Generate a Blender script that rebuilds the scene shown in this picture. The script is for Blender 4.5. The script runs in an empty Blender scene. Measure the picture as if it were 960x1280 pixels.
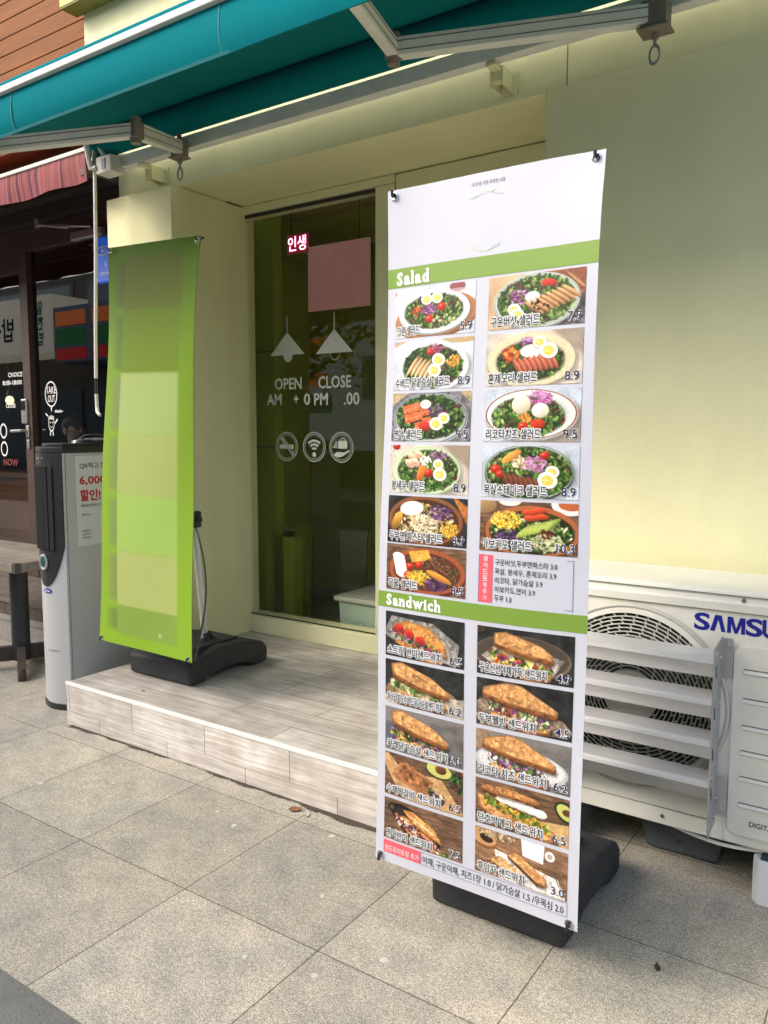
import bpy, bmesh, math, random
import numpy as np
from mathutils import Vector, Matrix
R = math.radians
random.seed(7); RNG = np.random.default_rng(11)
sc = bpy.context.scene

# ------------------------------------------------------------------ camera
cam = bpy.data.cameras.new('camera'); cam_o = bpy.data.objects.new('camera', cam)
sc.collection.objects.link(cam_o); sc.camera = cam_o
YAW, PITCH, ROLL, FPX = R(34.15), R(5.64), R(0.057), 988.6
fw = Vector((-math.sin(YAW)*math.cos(PITCH), math.cos(YAW)*math.cos(PITCH), -math.sin(PITCH)))
r0 = Vector((math.cos(YAW), math.sin(YAW), 0)); u0 = r0.cross(fw)
rt = r0*math.cos(ROLL) + u0*math.sin(ROLL); up = -r0*math.sin(ROLL) + u0*math.cos(ROLL)
cam_o.matrix_world = Matrix(((rt.x, up.x, -fw.x, 0), (rt.y, up.y, -fw.y, 0), (rt.z, up.z, -fw.z, 1.40), (0, 0, 0, 1)))
cam.sensor_fit = 'VERTICAL'; cam.sensor_height = 24; cam.lens = 24*FPX/1280
cam.clip_start = 0.05; cam.clip_end = 500

# ------------------------------------------------------------------ light
SUN_DIR = Vector((-0.50, -0.60, 0.66)).normalized()          # towards the sun
world = bpy.data.worlds.new('World'); sc.world = world; world.use_nodes = True
wn = world.node_tree.nodes; wl = world.node_tree.links
bg = wn['Background']; sky = wn.new('ShaderNodeTexSky'); sky.sky_type = 'NISHITA'; sky.sun_disc = False
sky.sun_elevation = math.asin(SUN_DIR.z); sky.sun_rotation = math.atan2(SUN_DIR.x, SUN_DIR.y)
sky.dust_density = 4.0; sky.air_density = 1.0; sky.ozone_density = 1.0
wl.new(sky.outputs[0], bg.inputs[0]); bg.inputs[1].default_value = 0.15
sun = bpy.data.lights.new('sun', 'SUN'); sun.energy = 0.5; sun.angle = R(16); sun.color = (1, .95, .88)
sun_o = bpy.data.objects.new('sun', sun); sc.collection.objects.link(sun_o)
sun_o.rotation_euler = SUN_DIR.to_track_quat('Z', 'Y').to_euler(); sun_o.location = SUN_DIR*30
vs = sc.view_settings; vs.view_transform = 'Standard'; vs.look = 'None'; vs.exposure = 1.32; vs.gamma = 1; vs.use_curve_mapping = False
sc.render.engine = 'CYCLES'; sc.cycles.use_denoising = True
sc.cycles.max_bounces = 8; sc.cycles.transparent_max_bounces = 12; sc.cycles.sample_clamp_indirect = 6

# ------------------------------------------------------------------ helpers
def lin(c):
    c = np.asarray(c, float); return np.where(c <= .04045, c/12.92, ((c+.055)/1.055)**2.4)
def srgb(r, g, b): return tuple(float(x) for x in lin((r/255, g/255, b/255)))

MATS = {}
def mat(name, col, rough=.6, metal=0, var=0, vscale=4, bump=0, bscale=60, spec=.5, stretch=None, emit=0, trans=0, vcol2=None, coat=0):
    if name in MATS: return MATS[name]
    m = bpy.data.materials.new(name); m.use_nodes = True; N = m.node_tree.nodes; L = m.node_tree.links
    p = N['Principled BSDF']; p.inputs['Base Color'].default_value = (*col, 1); p.inputs['Roughness'].default_value = rough
    p.inputs['Metallic'].default_value = metal; p.inputs['Specular IOR Level'].default_value = spec
    if coat: p.inputs['Coat Weight'].default_value = coat
    tc = N.new('ShaderNodeTexCoord'); co = tc.outputs['Object']
    if stretch:
        mp = N.new('ShaderNodeMapping'); mp.inputs['Scale'].default_value = stretch; L.new(co, mp.inputs[0]); co = mp.outputs[0]
    if var:
        n = N.new('ShaderNodeTexNoise'); n.inputs['Scale'].default_value = vscale; n.inputs['Detail'].default_value = 6; n.inputs['Roughness'].default_value = .65
        L.new(co, n.inputs['Vector'])
        r = N.new('ShaderNodeValToRGB'); r.color_ramp.elements[0].position = .3; r.color_ramp.elements[1].position = .7
        a = vcol2 or tuple(c*(1-var) for c in col); b = tuple(min(1, c*(1+var*.5)) for c in col) if not vcol2 else col
        r.color_ramp.elements[0].color = (*a, 1); r.color_ramp.elements[1].color = (*b, 1)
        L.new(n.outputs['Fac'], r.inputs[0]); L.new(r.outputs[0], p.inputs['Base Color'])
        mr = N.new('ShaderNodeMapRange'); mr.inputs['To Min'].default_value = max(0, rough-.08); mr.inputs['To Max'].default_value = min(1, rough+.1)
        L.new(n.outputs['Fac'], mr.inputs[0]); L.new(mr.outputs[0], p.inputs['Roughness'])
    if bump:
        n = N.new('ShaderNodeTexNoise'); n.inputs['Scale'].default_value = bscale; n.inputs['Detail'].default_value = 4; L.new(co, n.inputs['Vector'])
        b = N.new('ShaderNodeBump'); b.inputs['Strength'].default_value = bump; b.inputs['Distance'].default_value = .01
        L.new(n.outputs['Fac'], b.inputs['Height']); L.new(b.outputs[0], p.inputs['Normal'])
    if emit:
        p.inputs['Emission Color'].default_value = (*col, 1); p.inputs['Emission Strength'].default_value = emit
    if trans:
        t = N.new('ShaderNodeBsdfTranslucent'); t.inputs[0].default_value = (*col, 1); mx = N.new('ShaderNodeMixShader'); mx.inputs[0].default_value = trans
        L.new(p.outputs[0], mx.inputs[1]); L.new(t.outputs[0], mx.inputs[2]); L.new(mx.outputs[0], N['Material Output'].inputs[0])
    MATS[name] = m; return m

def glass_mat(name, tint, ior=1.5, rough=0):
    m = bpy.data.materials.new(name); m.use_nodes = True; N = m.node_tree.nodes; L = m.node_tree.links; N.remove(N['Principled BSDF'])
    t = N.new('ShaderNodeBsdfTransparent'); t.inputs[0].default_value = (*tint, 1)
    g = N.new('ShaderNodeBsdfGlossy'); g.inputs['Roughness'].default_value = rough; g.inputs[0].default_value = (1, 1, 1, 1)
    f = N.new('ShaderNodeFresnel'); f.inputs[0].default_value = ior; ge = N.new('ShaderNodeNewGeometry')
    s = N.new('ShaderNodeMath'); s.operation = 'SUBTRACT'; s.inputs[0].default_value = 1; L.new(ge.outputs['Backfacing'], s.inputs[1])
    mu = N.new('ShaderNodeMath'); mu.operation = 'MULTIPLY'; L.new(f.outputs[0], mu.inputs[0]); L.new(s.outputs[0], mu.inputs[1])
    mx = N.new('ShaderNodeMixShader'); L.new(mu.outputs[0], mx.inputs[0]); L.new(t.outputs[0], mx.inputs[1]); L.new(g.outputs[0], mx.inputs[2])
    L.new(mx.outputs[0], N['Material Output'].inputs[0]); MATS[name] = m; return m

def vcol_mat(name, rough=.4, spec=.4, trans=0):
    m = bpy.data.materials.new(name); m.use_nodes = True; N = m.node_tree.nodes; L = m.node_tree.links
    p = N['Principled BSDF']; p.inputs['Roughness'].default_value = rough; p.inputs['Specular IOR Level'].default_value = spec
    a = N.new('ShaderNodeAttribute'); a.attribute_name = 'Col'; L.new(a.outputs['Color'], p.inputs['Base Color'])
    if trans:
        t = N.new('ShaderNodeBsdfTranslucent'); L.new(a.outputs['Color'], t.inputs[0]); mx = N.new('ShaderNodeMixShader'); mx.inputs[0].default_value = trans
        L.new(p.outputs[0], mx.inputs[1]); L.new(t.outputs[0], mx.inputs[2]); L.new(mx.outputs[0], N['Material Output'].inputs[0])
    MATS[name] = m; return m

def tag(o, label=None, cat=None, group=None, kind=None):
    if label: o['label'] = label
    if cat: o['category'] = cat
    if group: o['group'] = group
    if kind: o['kind'] = kind
    return o
def thing(name, loc, label, cat, group=None):
    o = bpy.data.objects.new(name, None); sc.collection.objects.link(o); o.location = loc; o.empty_display_size = .1
    return tag(o, label, cat, group)

class MB:
    def __init__(s): s.v = []; s.f = []
    def add(s, vs_, fs):
        n = len(s.v); s.v += [tuple(v) for v in vs_]; s.f += [tuple(i+n for i in f) for f in fs]; return s
    def bm(s, b):
        b.verts.index_update(); s.add([v.co for v in b.verts], [[v.index for v in f.verts] for f in b.faces]); b.free(); return s
    def box(s, x0, x1, y0, y1, z0, z1, bev=0, seg=2, rot=None):
        b = bmesh.new(); bmesh.ops.create_cube(b, size=1)
        c = Vector(((x0+x1)/2, (y0+y1)/2, (z0+z1)/2))
        for v in b.verts: v.co = Vector((v.co.x*(x1-x0), v.co.y*(y1-y0), v.co.z*(z1-z0)))
        if bev: bmesh.ops.bevel(b, geom=list(b.edges), offset=bev, segments=seg, affect='EDGES', profile=.5)
        for v in b.verts: v.co = (rot @ v.co if rot else v.co) + c
        return s.bm(b)
    def tube(s, pts, r, n=10, cap=True):
        pts = [Vector(p) for p in pts]; rs = r if isinstance(r, (list, tuple)) else [r]*len(pts)
        vs_ = []; fs = []; prev = None
        for i, p in enumerate(pts):
            t = (pts[min(i+1, len(pts)-1)] - pts[max(i-1, 0)]).normalized()
            a = prev if prev is not None else (Vector((0, 0, 1)) if abs(t.z) < .9 else Vector((1, 0, 0)))
            a = (a - t*a.dot(t)).normalized(); prev = a; b = t.cross(a)
            for k in range(n):
                th = 2*math.pi*k/n; vs_.append(p + (a*math.cos(th)+b*math.sin(th))*rs[i])
        for i in range(len(pts)-1):
            for k in range(n):
                fs.append((i*n+k, i*n+(k+1) % n, (i+1)*n+(k+1) % n, (i+1)*n+k))
        if cap: fs.append(tuple(range(n))[::-1]); fs.append(tuple(range((len(pts)-1)*n, len(pts)*n)))
        return s.add(vs_, fs)
    def torus(s, c, R_, r, axis='y', n=48, m=8, sx=1, sz=1):
        vs_ = []; fs = []
        for i in range(n):
            a = 2*math.pi*i/n
            for k in range(m):
                b = 2*math.pi*k/m; rr = R_ + r*math.cos(b); h = r*math.sin(b)
                x, z = rr*math.cos(a)*sx, rr*math.sin(a)*sz
                q = (x, h, z) if axis == 'y' else ((x, z, h) if axis == 'z' else (h, x, z))
                vs_.append(Vector(c)+Vector(q))
        for i in range(n):
            for k in range(m): fs.append((i*m+k, ((i+1) % n)*m+k, ((i+1) % n)*m+(k+1) % m, i*m+(k+1) % m))
        return s.add(vs_, fs)
    def prism(s, prof, a0, a1, axis='x', bev=0, seg=2):
        b = bmesh.new(); P = lambda a, p: {'x': (a, p[0], p[1]), 'y': (p[0], a, p[1]), 'z': (p[0], p[1], a)}[axis]
        A = [b.verts.new(P(a0, p)) for p in prof]; B = [b.verts.new(P(a1, p)) for p in prof]; n = len(prof)
        b.faces.new(A); b.faces.new(B[::-1])
        for i in range(n): b.faces.new((A[i], B[i], B[(i+1) % n], A[(i+1) % n]))
        bmesh.ops.recalc_face_normals(b, faces=b.faces)
        if bev: bmesh.ops.bevel(b, geom=list(b.edges), offset=bev, segments=seg, affect='EDGES', profile=.5, clamp_overlap=True)
        return s.bm(b)
    def sweep(s, prof, a0, a1, axis='x', th=.002, n=1, wob=None):
        """open profile of (y,z) points extruded along an axis with thickness"""
        pts = [Vector((p[0], p[1])) for p in prof]; nn = []
        for i in range(len(pts)):
            t = (pts[min(i+1, len(pts)-1)]-pts[max(i-1, 0)]).normalized(); nn.append(Vector((-t.y, t.x)))
        vs_ = []; fs = []; m = len(pts)
        for j in range(n+1):
            a = a0+(a1-a0)*j/n
            for side in (0, 1):
                for i, p in enumerate(pts):
                    q = p + nn[i]*th*(side-.5)
                    w = wob(a, i) if wob else (0, 0)
                    q = (q.x+w[0], q.y+w[1])
                    vs_.append((a, q[0], q[1]) if axis == 'x' else (q[0], a, q[1]))
        k = 2*m
        for j in range(n):
            for side in (0, 1):
                for i in range(m-1):
                    q = (j*k+side*m+i, j*k+side*m+i+1, (j+1)*k+side*m+i+1, (j+1)*k+side*m+i); fs.append(q if side else q[::-1])
            for i in (0, m-1):
                q = (j*k+i, j*k+m+i, (j+1)*k+m+i, (j+1)*k+i); fs.append(q)
        for j in (0, n):
            for i in range(m-1): fs.append((j*k+i, j*k+i+1, j*k+m+i+1, j*k+m+i))
        return s.add(vs_, fs)
    def lathe(s, c, prof, n=24, axis='z', sx=1, sy=1):
        vs_ = []; fs = []
        for (r, h) in prof:
            for k in range(n):
                a = 2*math.pi*k/n; x, y = r*math.cos(a)*sx, r*math.sin(a)*sy
                q = {'z': (x, y, h), 'y': (x, h, y), 'x': (h, x, y)}[axis]; vs_.append(Vector(c)+Vector(q))
        for i in range(len(prof)-1):
            for k in range(n): fs.append((i*n+k, i*n+(k+1) % n, (i+1)*n+(k+1) % n, (i+1)*n+k))
        fs.append(tuple(range(n))[::-1]); fs.append(tuple(range((len(prof)-1)*n, len(prof)*n)))
        return s.add(vs_, fs)
    def build(s, name, m, parent=None, ang=35, label=None, recalc=True, flip=False):
        me = bpy.data.meshes.new(name); me.from_pydata(s.v, [], s.f); me.update()
        if recalc:
            b = bmesh.new(); b.from_mesh(me); bmesh.ops.recalc_face_normals(b, faces=b.faces); b.to_mesh(me); b.free()
        if flip: me.flip_normals()
        if ang:
            me.polygons.foreach_set('use_smooth', [True]*len(me.polygons)); me.set_sharp_from_angle(angle=R(ang))
        me.materials.append(m); o = bpy.data.objects.new(name, me); sc.collection.objects.link(o)
        if ang and len(me.polygons) < 6000:
            wnm = o.modifiers.new('weighted_normals', 'WEIGHTED_NORMAL'); wnm.keep_sharp = True; wnm.weight = 90
        if parent: attach(o, parent)
        if label: o['label'] = label
        return o
def attach(o, parent):
    o.parent = parent
    if parent.type == 'EMPTY': o.matrix_parent_inverse = Matrix.Translation(-Vector(parent.location))

# ------------------------------------------------------------------ lettering
_tc = bpy.data.curves.new('lettering', 'FONT'); _to = bpy.data.objects.new('lettering', _tc); sc.collection.objects.link(_to)
_cache = {}
def text_geo(s, bold=0.0, res=2, spacing=1.0):
    k = (s, bold, res, spacing)
    if k in _cache: return _cache[k]
    _tc.body = s; _tc.size = 1; _tc.offset = bold; _tc.resolution_u = res; _tc.space_character = spacing; _tc.fill_mode = 'FRONT'
    bpy.context.view_layer.update()
    me = _to.evaluated_get(bpy.context.evaluated_depsgraph_get()).to_mesh()
    b = bmesh.new(); b.from_mesh(me); bmesh.ops.triangulate(b, faces=b.faces); b.verts.index_update()
    V = np.array([v.co[:2] for v in b.verts]) if b.verts else np.zeros((0, 2)); F = [[v.index for v in f.verts] for f in b.faces]; b.free()
    _to.evaluated_get(bpy.context.evaluated_depsgraph_get()).to_mesh_clear()
    _cache[k] = (V, F); return V, F
def put_text(mb, s, x, y, h, fn, bold=0, width=None, align='l', res=2, ref=None, shear=0, spacing=1.0):
    """s written from (x,y)=lower-left, cap height h, optionally squeezed to width; fn maps 2d -> 3d"""
    V0, F0 = text_geo(s, 0, res, spacing); V, F = text_geo(s, bold, res, spacing)
    if not len(V): return
    lo, hi = V0.min(0), V0.max(0); rh = ref or (hi[1]-lo[1]); sy = h/rh; sx = sy if width is None else width/max(1e-6, hi[0]-lo[0])
    W = (hi[0]-lo[0])*sx; ox = x - (0 if align == 'l' else W if align == 'r' else W/2)
    base = lo[1] if ref is None else 0
    P = [(ox+(p[0]-lo[0])*sx+shear*(p[1]-base)*sy, y+(p[1]-base)*sy) for p in V]
    mb.add([fn(*p) for p in P], F)

def put_halo(mb, s, x, y, h, off, d, bold=0, **kw):
    for k in range(8):
        a = k*math.pi/4; put_text(mb, s, x+d*math.cos(a), y+d*math.sin(a), h, F2(off+.00004*k), bold=bold, res=1, **kw)

M = mat
white_print = vcol_mat('printed_photo', .38, .35)
# ------------------------------------------------------------------ materials
cream = M('cream_paint', (.82, .80, .49), .65, spec=.25, stretch=(2, 2, .7), var=.08, vscale=1.6, bump=.22, bscale=150)
cream_frame = M('cream_frame_paint', (.80, .785, .49), .5, var=.05, vscale=5)
steel_w = M('white_powder_coat', (.66, .65, .60), .45, var=.12, vscale=9)
grey_metal = M('grey_metal', (.36, .36, .35), .4, metal=.6, var=.1, vscale=8)
alu = M('brushed_aluminium', (.70, .70, .69), .38, metal=.45, var=.1, vscale=10, stretch=(.4, 40, 40))
brownbox = M('brown_cast_metal', (.22, .185, .15), .55, var=.2, vscale=10)
chrome = M('chrome', (.7, .7, .7), .18, metal=1)
black_pl = M('black_plastic', (.018, .019, .02), .42, bump=.05, bscale=300)
char_pl = M('charcoal_plastic', (.036, .038, .041), .6, var=.3, vscale=7, spec=.3, bump=.12, bscale=260)
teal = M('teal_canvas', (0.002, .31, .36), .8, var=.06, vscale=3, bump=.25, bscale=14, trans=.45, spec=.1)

# ------------------------------------------------------------------ ground
def paver_mat():
    m = bpy.data.materials.new('granite_pavers'); m.use_nodes = True; N = m.node_tree.nodes; L = m.node_tree.links; p = N['Principled BSDF']
    tc = N.new('ShaderNodeTexCoord'); mp = N.new('ShaderNodeMapping'); mp.inputs['Location'].default_value = (.76, -1.045, 0)
    L.new(tc.outputs['Object'], mp.inputs[0])
    # slightly wandering joints
    nz = N.new('ShaderNodeTexNoise'); nz.inputs['Scale'].default_value = 9; L.new(tc.outputs['Object'], nz.inputs['Vector'])
    sb = N.new('ShaderNodeVectorMath'); sb.operation = 'SUBTRACT'; sb.inputs[1].default_value = (.5, .5, .5); L.new(nz.outputs['Color'], sb.inputs[0])
    sl = N.new('ShaderNodeVectorMath'); sl.operation = 'SCALE'; sl.inputs['Scale'].default_value = .006; L.new(sb.outputs[0], sl.inputs[0])
    ad = N.new('ShaderNodeVectorMath'); L.new(mp.outputs[0], ad.inputs[0]); L.new(sl.outputs[0], ad.inputs[1])
    br = N.new('ShaderNodeTexBrick'); br.offset = 0; br.squash = 1; br.inputs['Scale'].default_value = 1
    br.inputs['Brick Width'].default_value = .525; br.inputs['Row Height'].default_value = .5285; br.inputs['Mortar Size'].default_value = .0020
    br.inputs['Mortar Smooth'].default_value = .15; br.inputs['Bias'].default_value = 0
    br.inputs['Color1'].default_value = (.435, .42, .375, 1); br.inputs['Color2'].default_value = (.355, .345, .31, 1); br.inputs['Mortar'].default_value = (.13, .11, .085, 1)
    L.new(ad.outputs[0], br.inputs['Vector'])
    def noise(scale, det=5, rough=.6):
        n = N.new('ShaderNodeTexNoise'); n.inputs['Scale'].default_value = scale; n.inputs['Detail'].default_value = det; n.inputs['Roughness'].default_value = rough
        L.new(tc.outputs['Object'], n.inputs['Vector']); return n.outputs['Fac']
    def ramp(src, a, b, ca, cb):
        r = N.new('ShaderNodeValToRGB'); e = r.color_ramp.elements; e[0].position = a; e[1].position = b; e[0].color = (*ca, 1); e[1].color = (*cb, 1); L.new(src, r.inputs[0]); return r.outputs[0]
    def mix(kind, f, a, b):
        x = N.new('ShaderNodeMix'); x.data_type = 'RGBA'; x.blend_type = kind
        if isinstance(f, float): x.inputs[0].default_value = f
        else: L.new(f, x.inputs[0])
        for i, q in ((6, a), (7, b)):
            if isinstance(q, tuple): x.inputs[i].default_value = (*q, 1)
            else: L.new(q, x.inputs[i])
        return x.outputs[2]
    c = mix('MULTIPLY', 1.0, br.outputs['Color'], ramp(noise(2.2, 6, .65), .32, .68, (.80, .82, .83), (1.12, 1.08, 1.0)))
    c = mix('MULTIPLY', 1.0, c, ramp(noise(9, 6, .7), .35, .66, (.80, .80, .79), (1.13, 1.1, 1.05)))
    c = mix('MULTIPLY', 1.0, c, ramp(noise(260, 2, .6), .34, .66, (.46, .45, .43), (1.5, 1.48, 1.46)))
    c = mix('MULTIPLY', 1.0, c, ramp(noise(85, 3, .6), .38, .62, (.82, .82, .81), (1.13, 1.13, 1.12)))
    # pale worn patches and gum spots
    c = mix('MIX', ramp(noise(3.4, 8, .72), .6, .78, (0, 0, 0), (.5, .5, .5)), c, (.55, .52, .45))
    vo = N.new('ShaderNodeTexVoronoi'); vo.inputs['Scale'].default_value = 7.5; L.new(tc.outputs['Object'], vo.inputs['Vector'])
    no2 = N.new('ShaderNodeTexNoise'); no2.inputs['Scale'].default_value = 40; L.new(tc.outputs['Object'], no2.inputs['Vector'])
    ma = N.new('ShaderNodeMath'); ma.operation = 'MULTIPLY_ADD'; ma.inputs[1].default_value = .09; L.new(no2.outputs['Fac'], ma.inputs[0]); L.new(vo.outputs['Distance'], ma.inputs[2])
    wn_ = N.new('ShaderNodeTexWhiteNoise'); L.new(vo.outputs['Position'], wn_.inputs['Vector'])
    th = N.new('ShaderNodeMapRange'); th.inputs['From Min'].default_value = .05; th.inputs['From Max'].default_value = 1; th.inputs['To Min'].default_value = .02; th.inputs['To Max'].default_value = .135
    L.new(wn_.outputs['Value'], th.inputs[0])
    lt = N.new('ShaderNodeMath'); lt.operation = 'LESS_THAN'; L.new(ma.outputs[0], lt.inputs[0]); L.new(th.outputs[0], lt.inputs[1])
    lm = N.new('ShaderNodeMath'); lm.operation = 'MULTIPLY'; lm.inputs[1].default_value = .55; L.new(lt.outputs[0], lm.inputs[0])
    c = mix('MIX', lm.outputs[0], c, (.66, .64, .58))
    L.new(c, p.inputs['Base Color']); p.inputs['Roughness'].default_value = .82; p.inputs['Specular IOR Level'].default_value = .3
    n1 = noise(190, 4, .7); iv = N.new('ShaderNodeMath'); iv.operation = 'MULTIPLY_ADD'; iv.inputs[1].default_value = -1.5; L.new(br.outputs['Fac'], iv.inputs[0]); L.new(n1, iv.inputs[2])
    b = N.new('ShaderNodeBump'); b.inputs['Strength'].default_value = .35; b.inputs['Distance'].default_value = .004; L.new(iv.outputs[0], b.inputs['Height']); L.new(b.outputs[0], p.inputs['Normal'])
    return m
def sheet(name, x0, x1, y0, y1, z, m, kind='structure'):
    return tag(MB().add([(x0, y0, z), (x1, y0, z), (x1, y1, z), (x0, y1, z)], [(0, 1, 2, 3)]).build(name, m, ang=0, recalc=False), kind=kind)
sheet('ground', -160, 160, -160, 160, -.16, M('earth_ground', (.16, .15, .13), .9, var=.2, vscale=1))
sheet('road', -150, 150, -6.4, -2.3, -.152, M('asphalt', (.055, .055, .055), .85, var=.25, vscale=3, bump=.3, bscale=150))
tag(MB().box(-60, 60, -2.1, 12, -.158, -.002).build('pavement_bed', M('grey_mortar', (.2, .19, .17), .9, var=.1), ang=0), kind='structure')
sheet('pavement', -60, 60, -2.1, 12, 0, paver_mat())
tag(MB().box(-60, 60, -2.3, -2.105, -.158, .0).build('kerb', M('granite_kerb', (.33, .32, .3), .8, var=.2, vscale=30), ang=0), kind='structure')
tag(MB().box(-60, 60, -9.5, -6.4, -.158, 0).build('far_pavement', M('far_paving', (.4, .38, .34), .85, var=.2, vscale=2), ang=0), kind='structure')
sheet('road_line', -60, 60, -4.42, -4.3, -.148, M('yellow_road_paint', (.6, .42, .06), .7, var=.2))
# darker stone border strip
sheet('pavement_border', -60, 60, .53, 1.046, .004, M('dark_stone_border', (.145, .148, .135), .8, var=.35, vscale=6, bump=.4, bscale=160))

# ------------------------------------------------------------------ entrance platform
def plank_mat(name, plane, plen, prow, off, loc, tone=1.0, c1=(.58, .555, .51), c2=(.425, .405, .37), mortar=(.13, .115, .10), ms=.0016):
    m = bpy.data.materials.new(name); m.use_nodes = True; N = m.node_tree.nodes; L = m.node_tree.links; p = N['Principled BSDF']
    tc = N.new('ShaderNodeTexCoord'); sp = N.new('ShaderNodeSeparateXYZ'); cb = N.new('ShaderNodeCombineXYZ'); L.new(tc.outputs['Object'], sp.inputs[0])
    L.new(sp.outputs[0], cb.inputs[0]); L.new(sp.outputs['XYZ'.index(plane)], cb.inputs[1])
    mp = N.new('ShaderNodeMapping'); mp.inputs['Location'].default_value = loc; L.new(cb.outputs[0], mp.inputs[0])
    br = N.new('ShaderNodeTexBrick'); br.offset = off; br.offset_frequency = 2; br.inputs['Scale'].default_value = 1; br.inputs['Brick Width'].default_value = plen
    br.inputs['Row Height'].default_value = prow; br.inputs['Mortar Size'].default_value = ms; br.inputs['Mortar Smooth'].default_value = .1; br.inputs['Bias'].default_value = -.1
    sc_ = lambda c: (*(x*tone for x in c), 1)
    br.inputs['Color1'].default_value = sc_(c1); br.inputs['Color2'].default_value = sc_(c2); br.inputs['Mortar'].default_value = sc_(mortar); L.new(mp.outputs[0], br.inputs['Vector'])
    # grain shifted per plank by its own colour
    g = N.new('ShaderNodeMapping'); g.inputs['Scale'].default_value = (3.2, 70, 70); L.new(cb.outputs[0], g.inputs[0])
    sh = N.new('ShaderNodeVectorMath'); sh.operation = 'MULTIPLY_ADD'; sh.inputs[1].default_value = (90, 170, 50); L.new(br.outputs['Color'], sh.inputs[0]); L.new(g.outputs[0], sh.inputs[2])
    n = N.new('ShaderNodeTexNoise'); n.inputs['Scale'].default_value = 1; n.inputs['Detail'].default_value = 7; n.inputs['Roughness'].default_value = .62; n.inputs['Distortion'].default_value = .6; L.new(sh.outputs[0], n.inputs['Vector'])
    r = N.new('ShaderNodeValToRGB'); e = r.color_ramp.elements; e[0].position = .36; e[1].position = .62; e[0].color = (.72, .70, .68, 1); e[1].color = (1.12, 1.115, 1.11, 1); L.new(n.outputs['Fac'], r.inputs[0])
    k = N.new('ShaderNodeTexNoise'); k.inputs['Scale'].default_value = 5; k.inputs['Detail'].default_value = 4; L.new(sh.outputs[0], k.inputs['Vector'])
    n3 = N.new('ShaderNodeTexNoise'); n3.inputs['Scale'].default_value = 7; n3.inputs['Detail'].default_value = 5; L.new(tc.outputs['Object'], n3.inputs['Vector'])
    r3 = N.new('ShaderNodeValToRGB'); e = r3.color_ramp.elements; e[0].position = .35; e[1].position = .65; e[0].color = (.80, .77, .74, 1); e[1].color = (1.1, 1.1, 1.1, 1); L.new(n3.outputs['Fac'], r3.inputs[0])
    x = N.new('ShaderNodeMix'); x.data_type = 'RGBA'; x.blend_type = 'MULTIPLY'; x.inputs[0].default_value = 1; L.new(br.outputs['Color'], x.inputs[6]); L.new(r.outputs[0], x.inputs[7])
    x2 = N.new('ShaderNodeMix'); x2.data_type = 'RGBA'; x2.blend_type = 'MULTIPLY'; x2.inputs[0].default_value = 1; L.new(x.outputs[2], x2.inputs[6]); L.new(r3.outputs[0], x2.inputs[7])
    L.new(x2.outputs[2], p.inputs['Base Color']); p.inputs['Roughness'].default_value = .5
    iv = N.new('ShaderNodeMath'); iv.operation = 'MULTIPLY_ADD'; iv.inputs[1].default_value = -1.2; L.new(br.outputs['Fac'], iv.inputs[0]); L.new(n.outputs['Fac'], iv.inputs[2])
    b = N.new('ShaderNodeBump'); b.inputs['Strength'].default_value = .25; b.inputs['Distance'].default_value = .003; L.new(iv.outputs[0], b.inputs['Height']); L.new(b.outputs[0], p.inputs['Normal'])
    return m
PL, PX0, PX1, PY0 = .21, -3.345, -1.26, 2.213
t = thing('entrance_step', (-2.3, 2.8, 0), 'low entrance platform clad in pale grey wood look tiles with a white edge trim', 'step')
MB().box(PX0, PX1, PY0+.008, 3.44, PL-.012, PL).build('tread', plank_mat('wood_tile_top', 'Y', .93, .152, .37, (.2, .06, 0)), t, ang=0)
MB().box(PX0+.002, PX1-.002, PY0+.012, 3.44, .001, PL-.013).build('core', M('grout', (.22, .20, .18), .8), t, ang=0)
MB().box(PX0, PX1, PY0, PY0+.01, .07, PL-.016).build('riser', plank_mat('wood_tile_riser', 'Z', .465, .4, 0, (2.867, .1, 0), 1.12), t, ang=0)
MB().box(PX0, PX1, PY0, PY0+.01, .002, .0685).build('lower_riser', plank_mat('wood_tile_lower', 'Z', .465, .4, 0, (3.102, .15, 0), 1.06), t, ang=0)
MB().box(PX0-.008, PX0-.0005, PY0, 3.44, .002, PL-.002).build('side_riser', plank_mat('wood_tile_side', 'Z', .465, .4, 0, (3.102, .15, 0), 1.0), t, ang=0)
MB().box(PX0-.01, PX1, PY0-.003, PY0+.009, PL-.0145, PL+.002, .002).build('edge_trim', M('white_trim', (.78, .78, .76), .35), t)
# damp dirt gathered along the foot of the platform
d = MB(); vs_ = []; xs = np.linspace(PX0+.03, PX1+.25, 700); w0 = .018
for i, x in enumerate(xs):
    w0 = .016+.010*math.sin(x*3.1)+.007*math.sin(x*11+1)+.005*math.sin(x*37)+random.uniform(-.005, .005)
    vs_ += [(x, PY0+.004, .004), (x, PY0-w0, .004)]
d.add(vs_, [(2*i, 2*i+1, 2*i+3, 2*i+2) for i in range(len(xs)-1)])
tag(d.build('dirt', M('damp_dirt', (.075, .055, .038), .95, var=.4, vscale=30, bump=.6, bscale=120), ang=0), kind='stuff')

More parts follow.
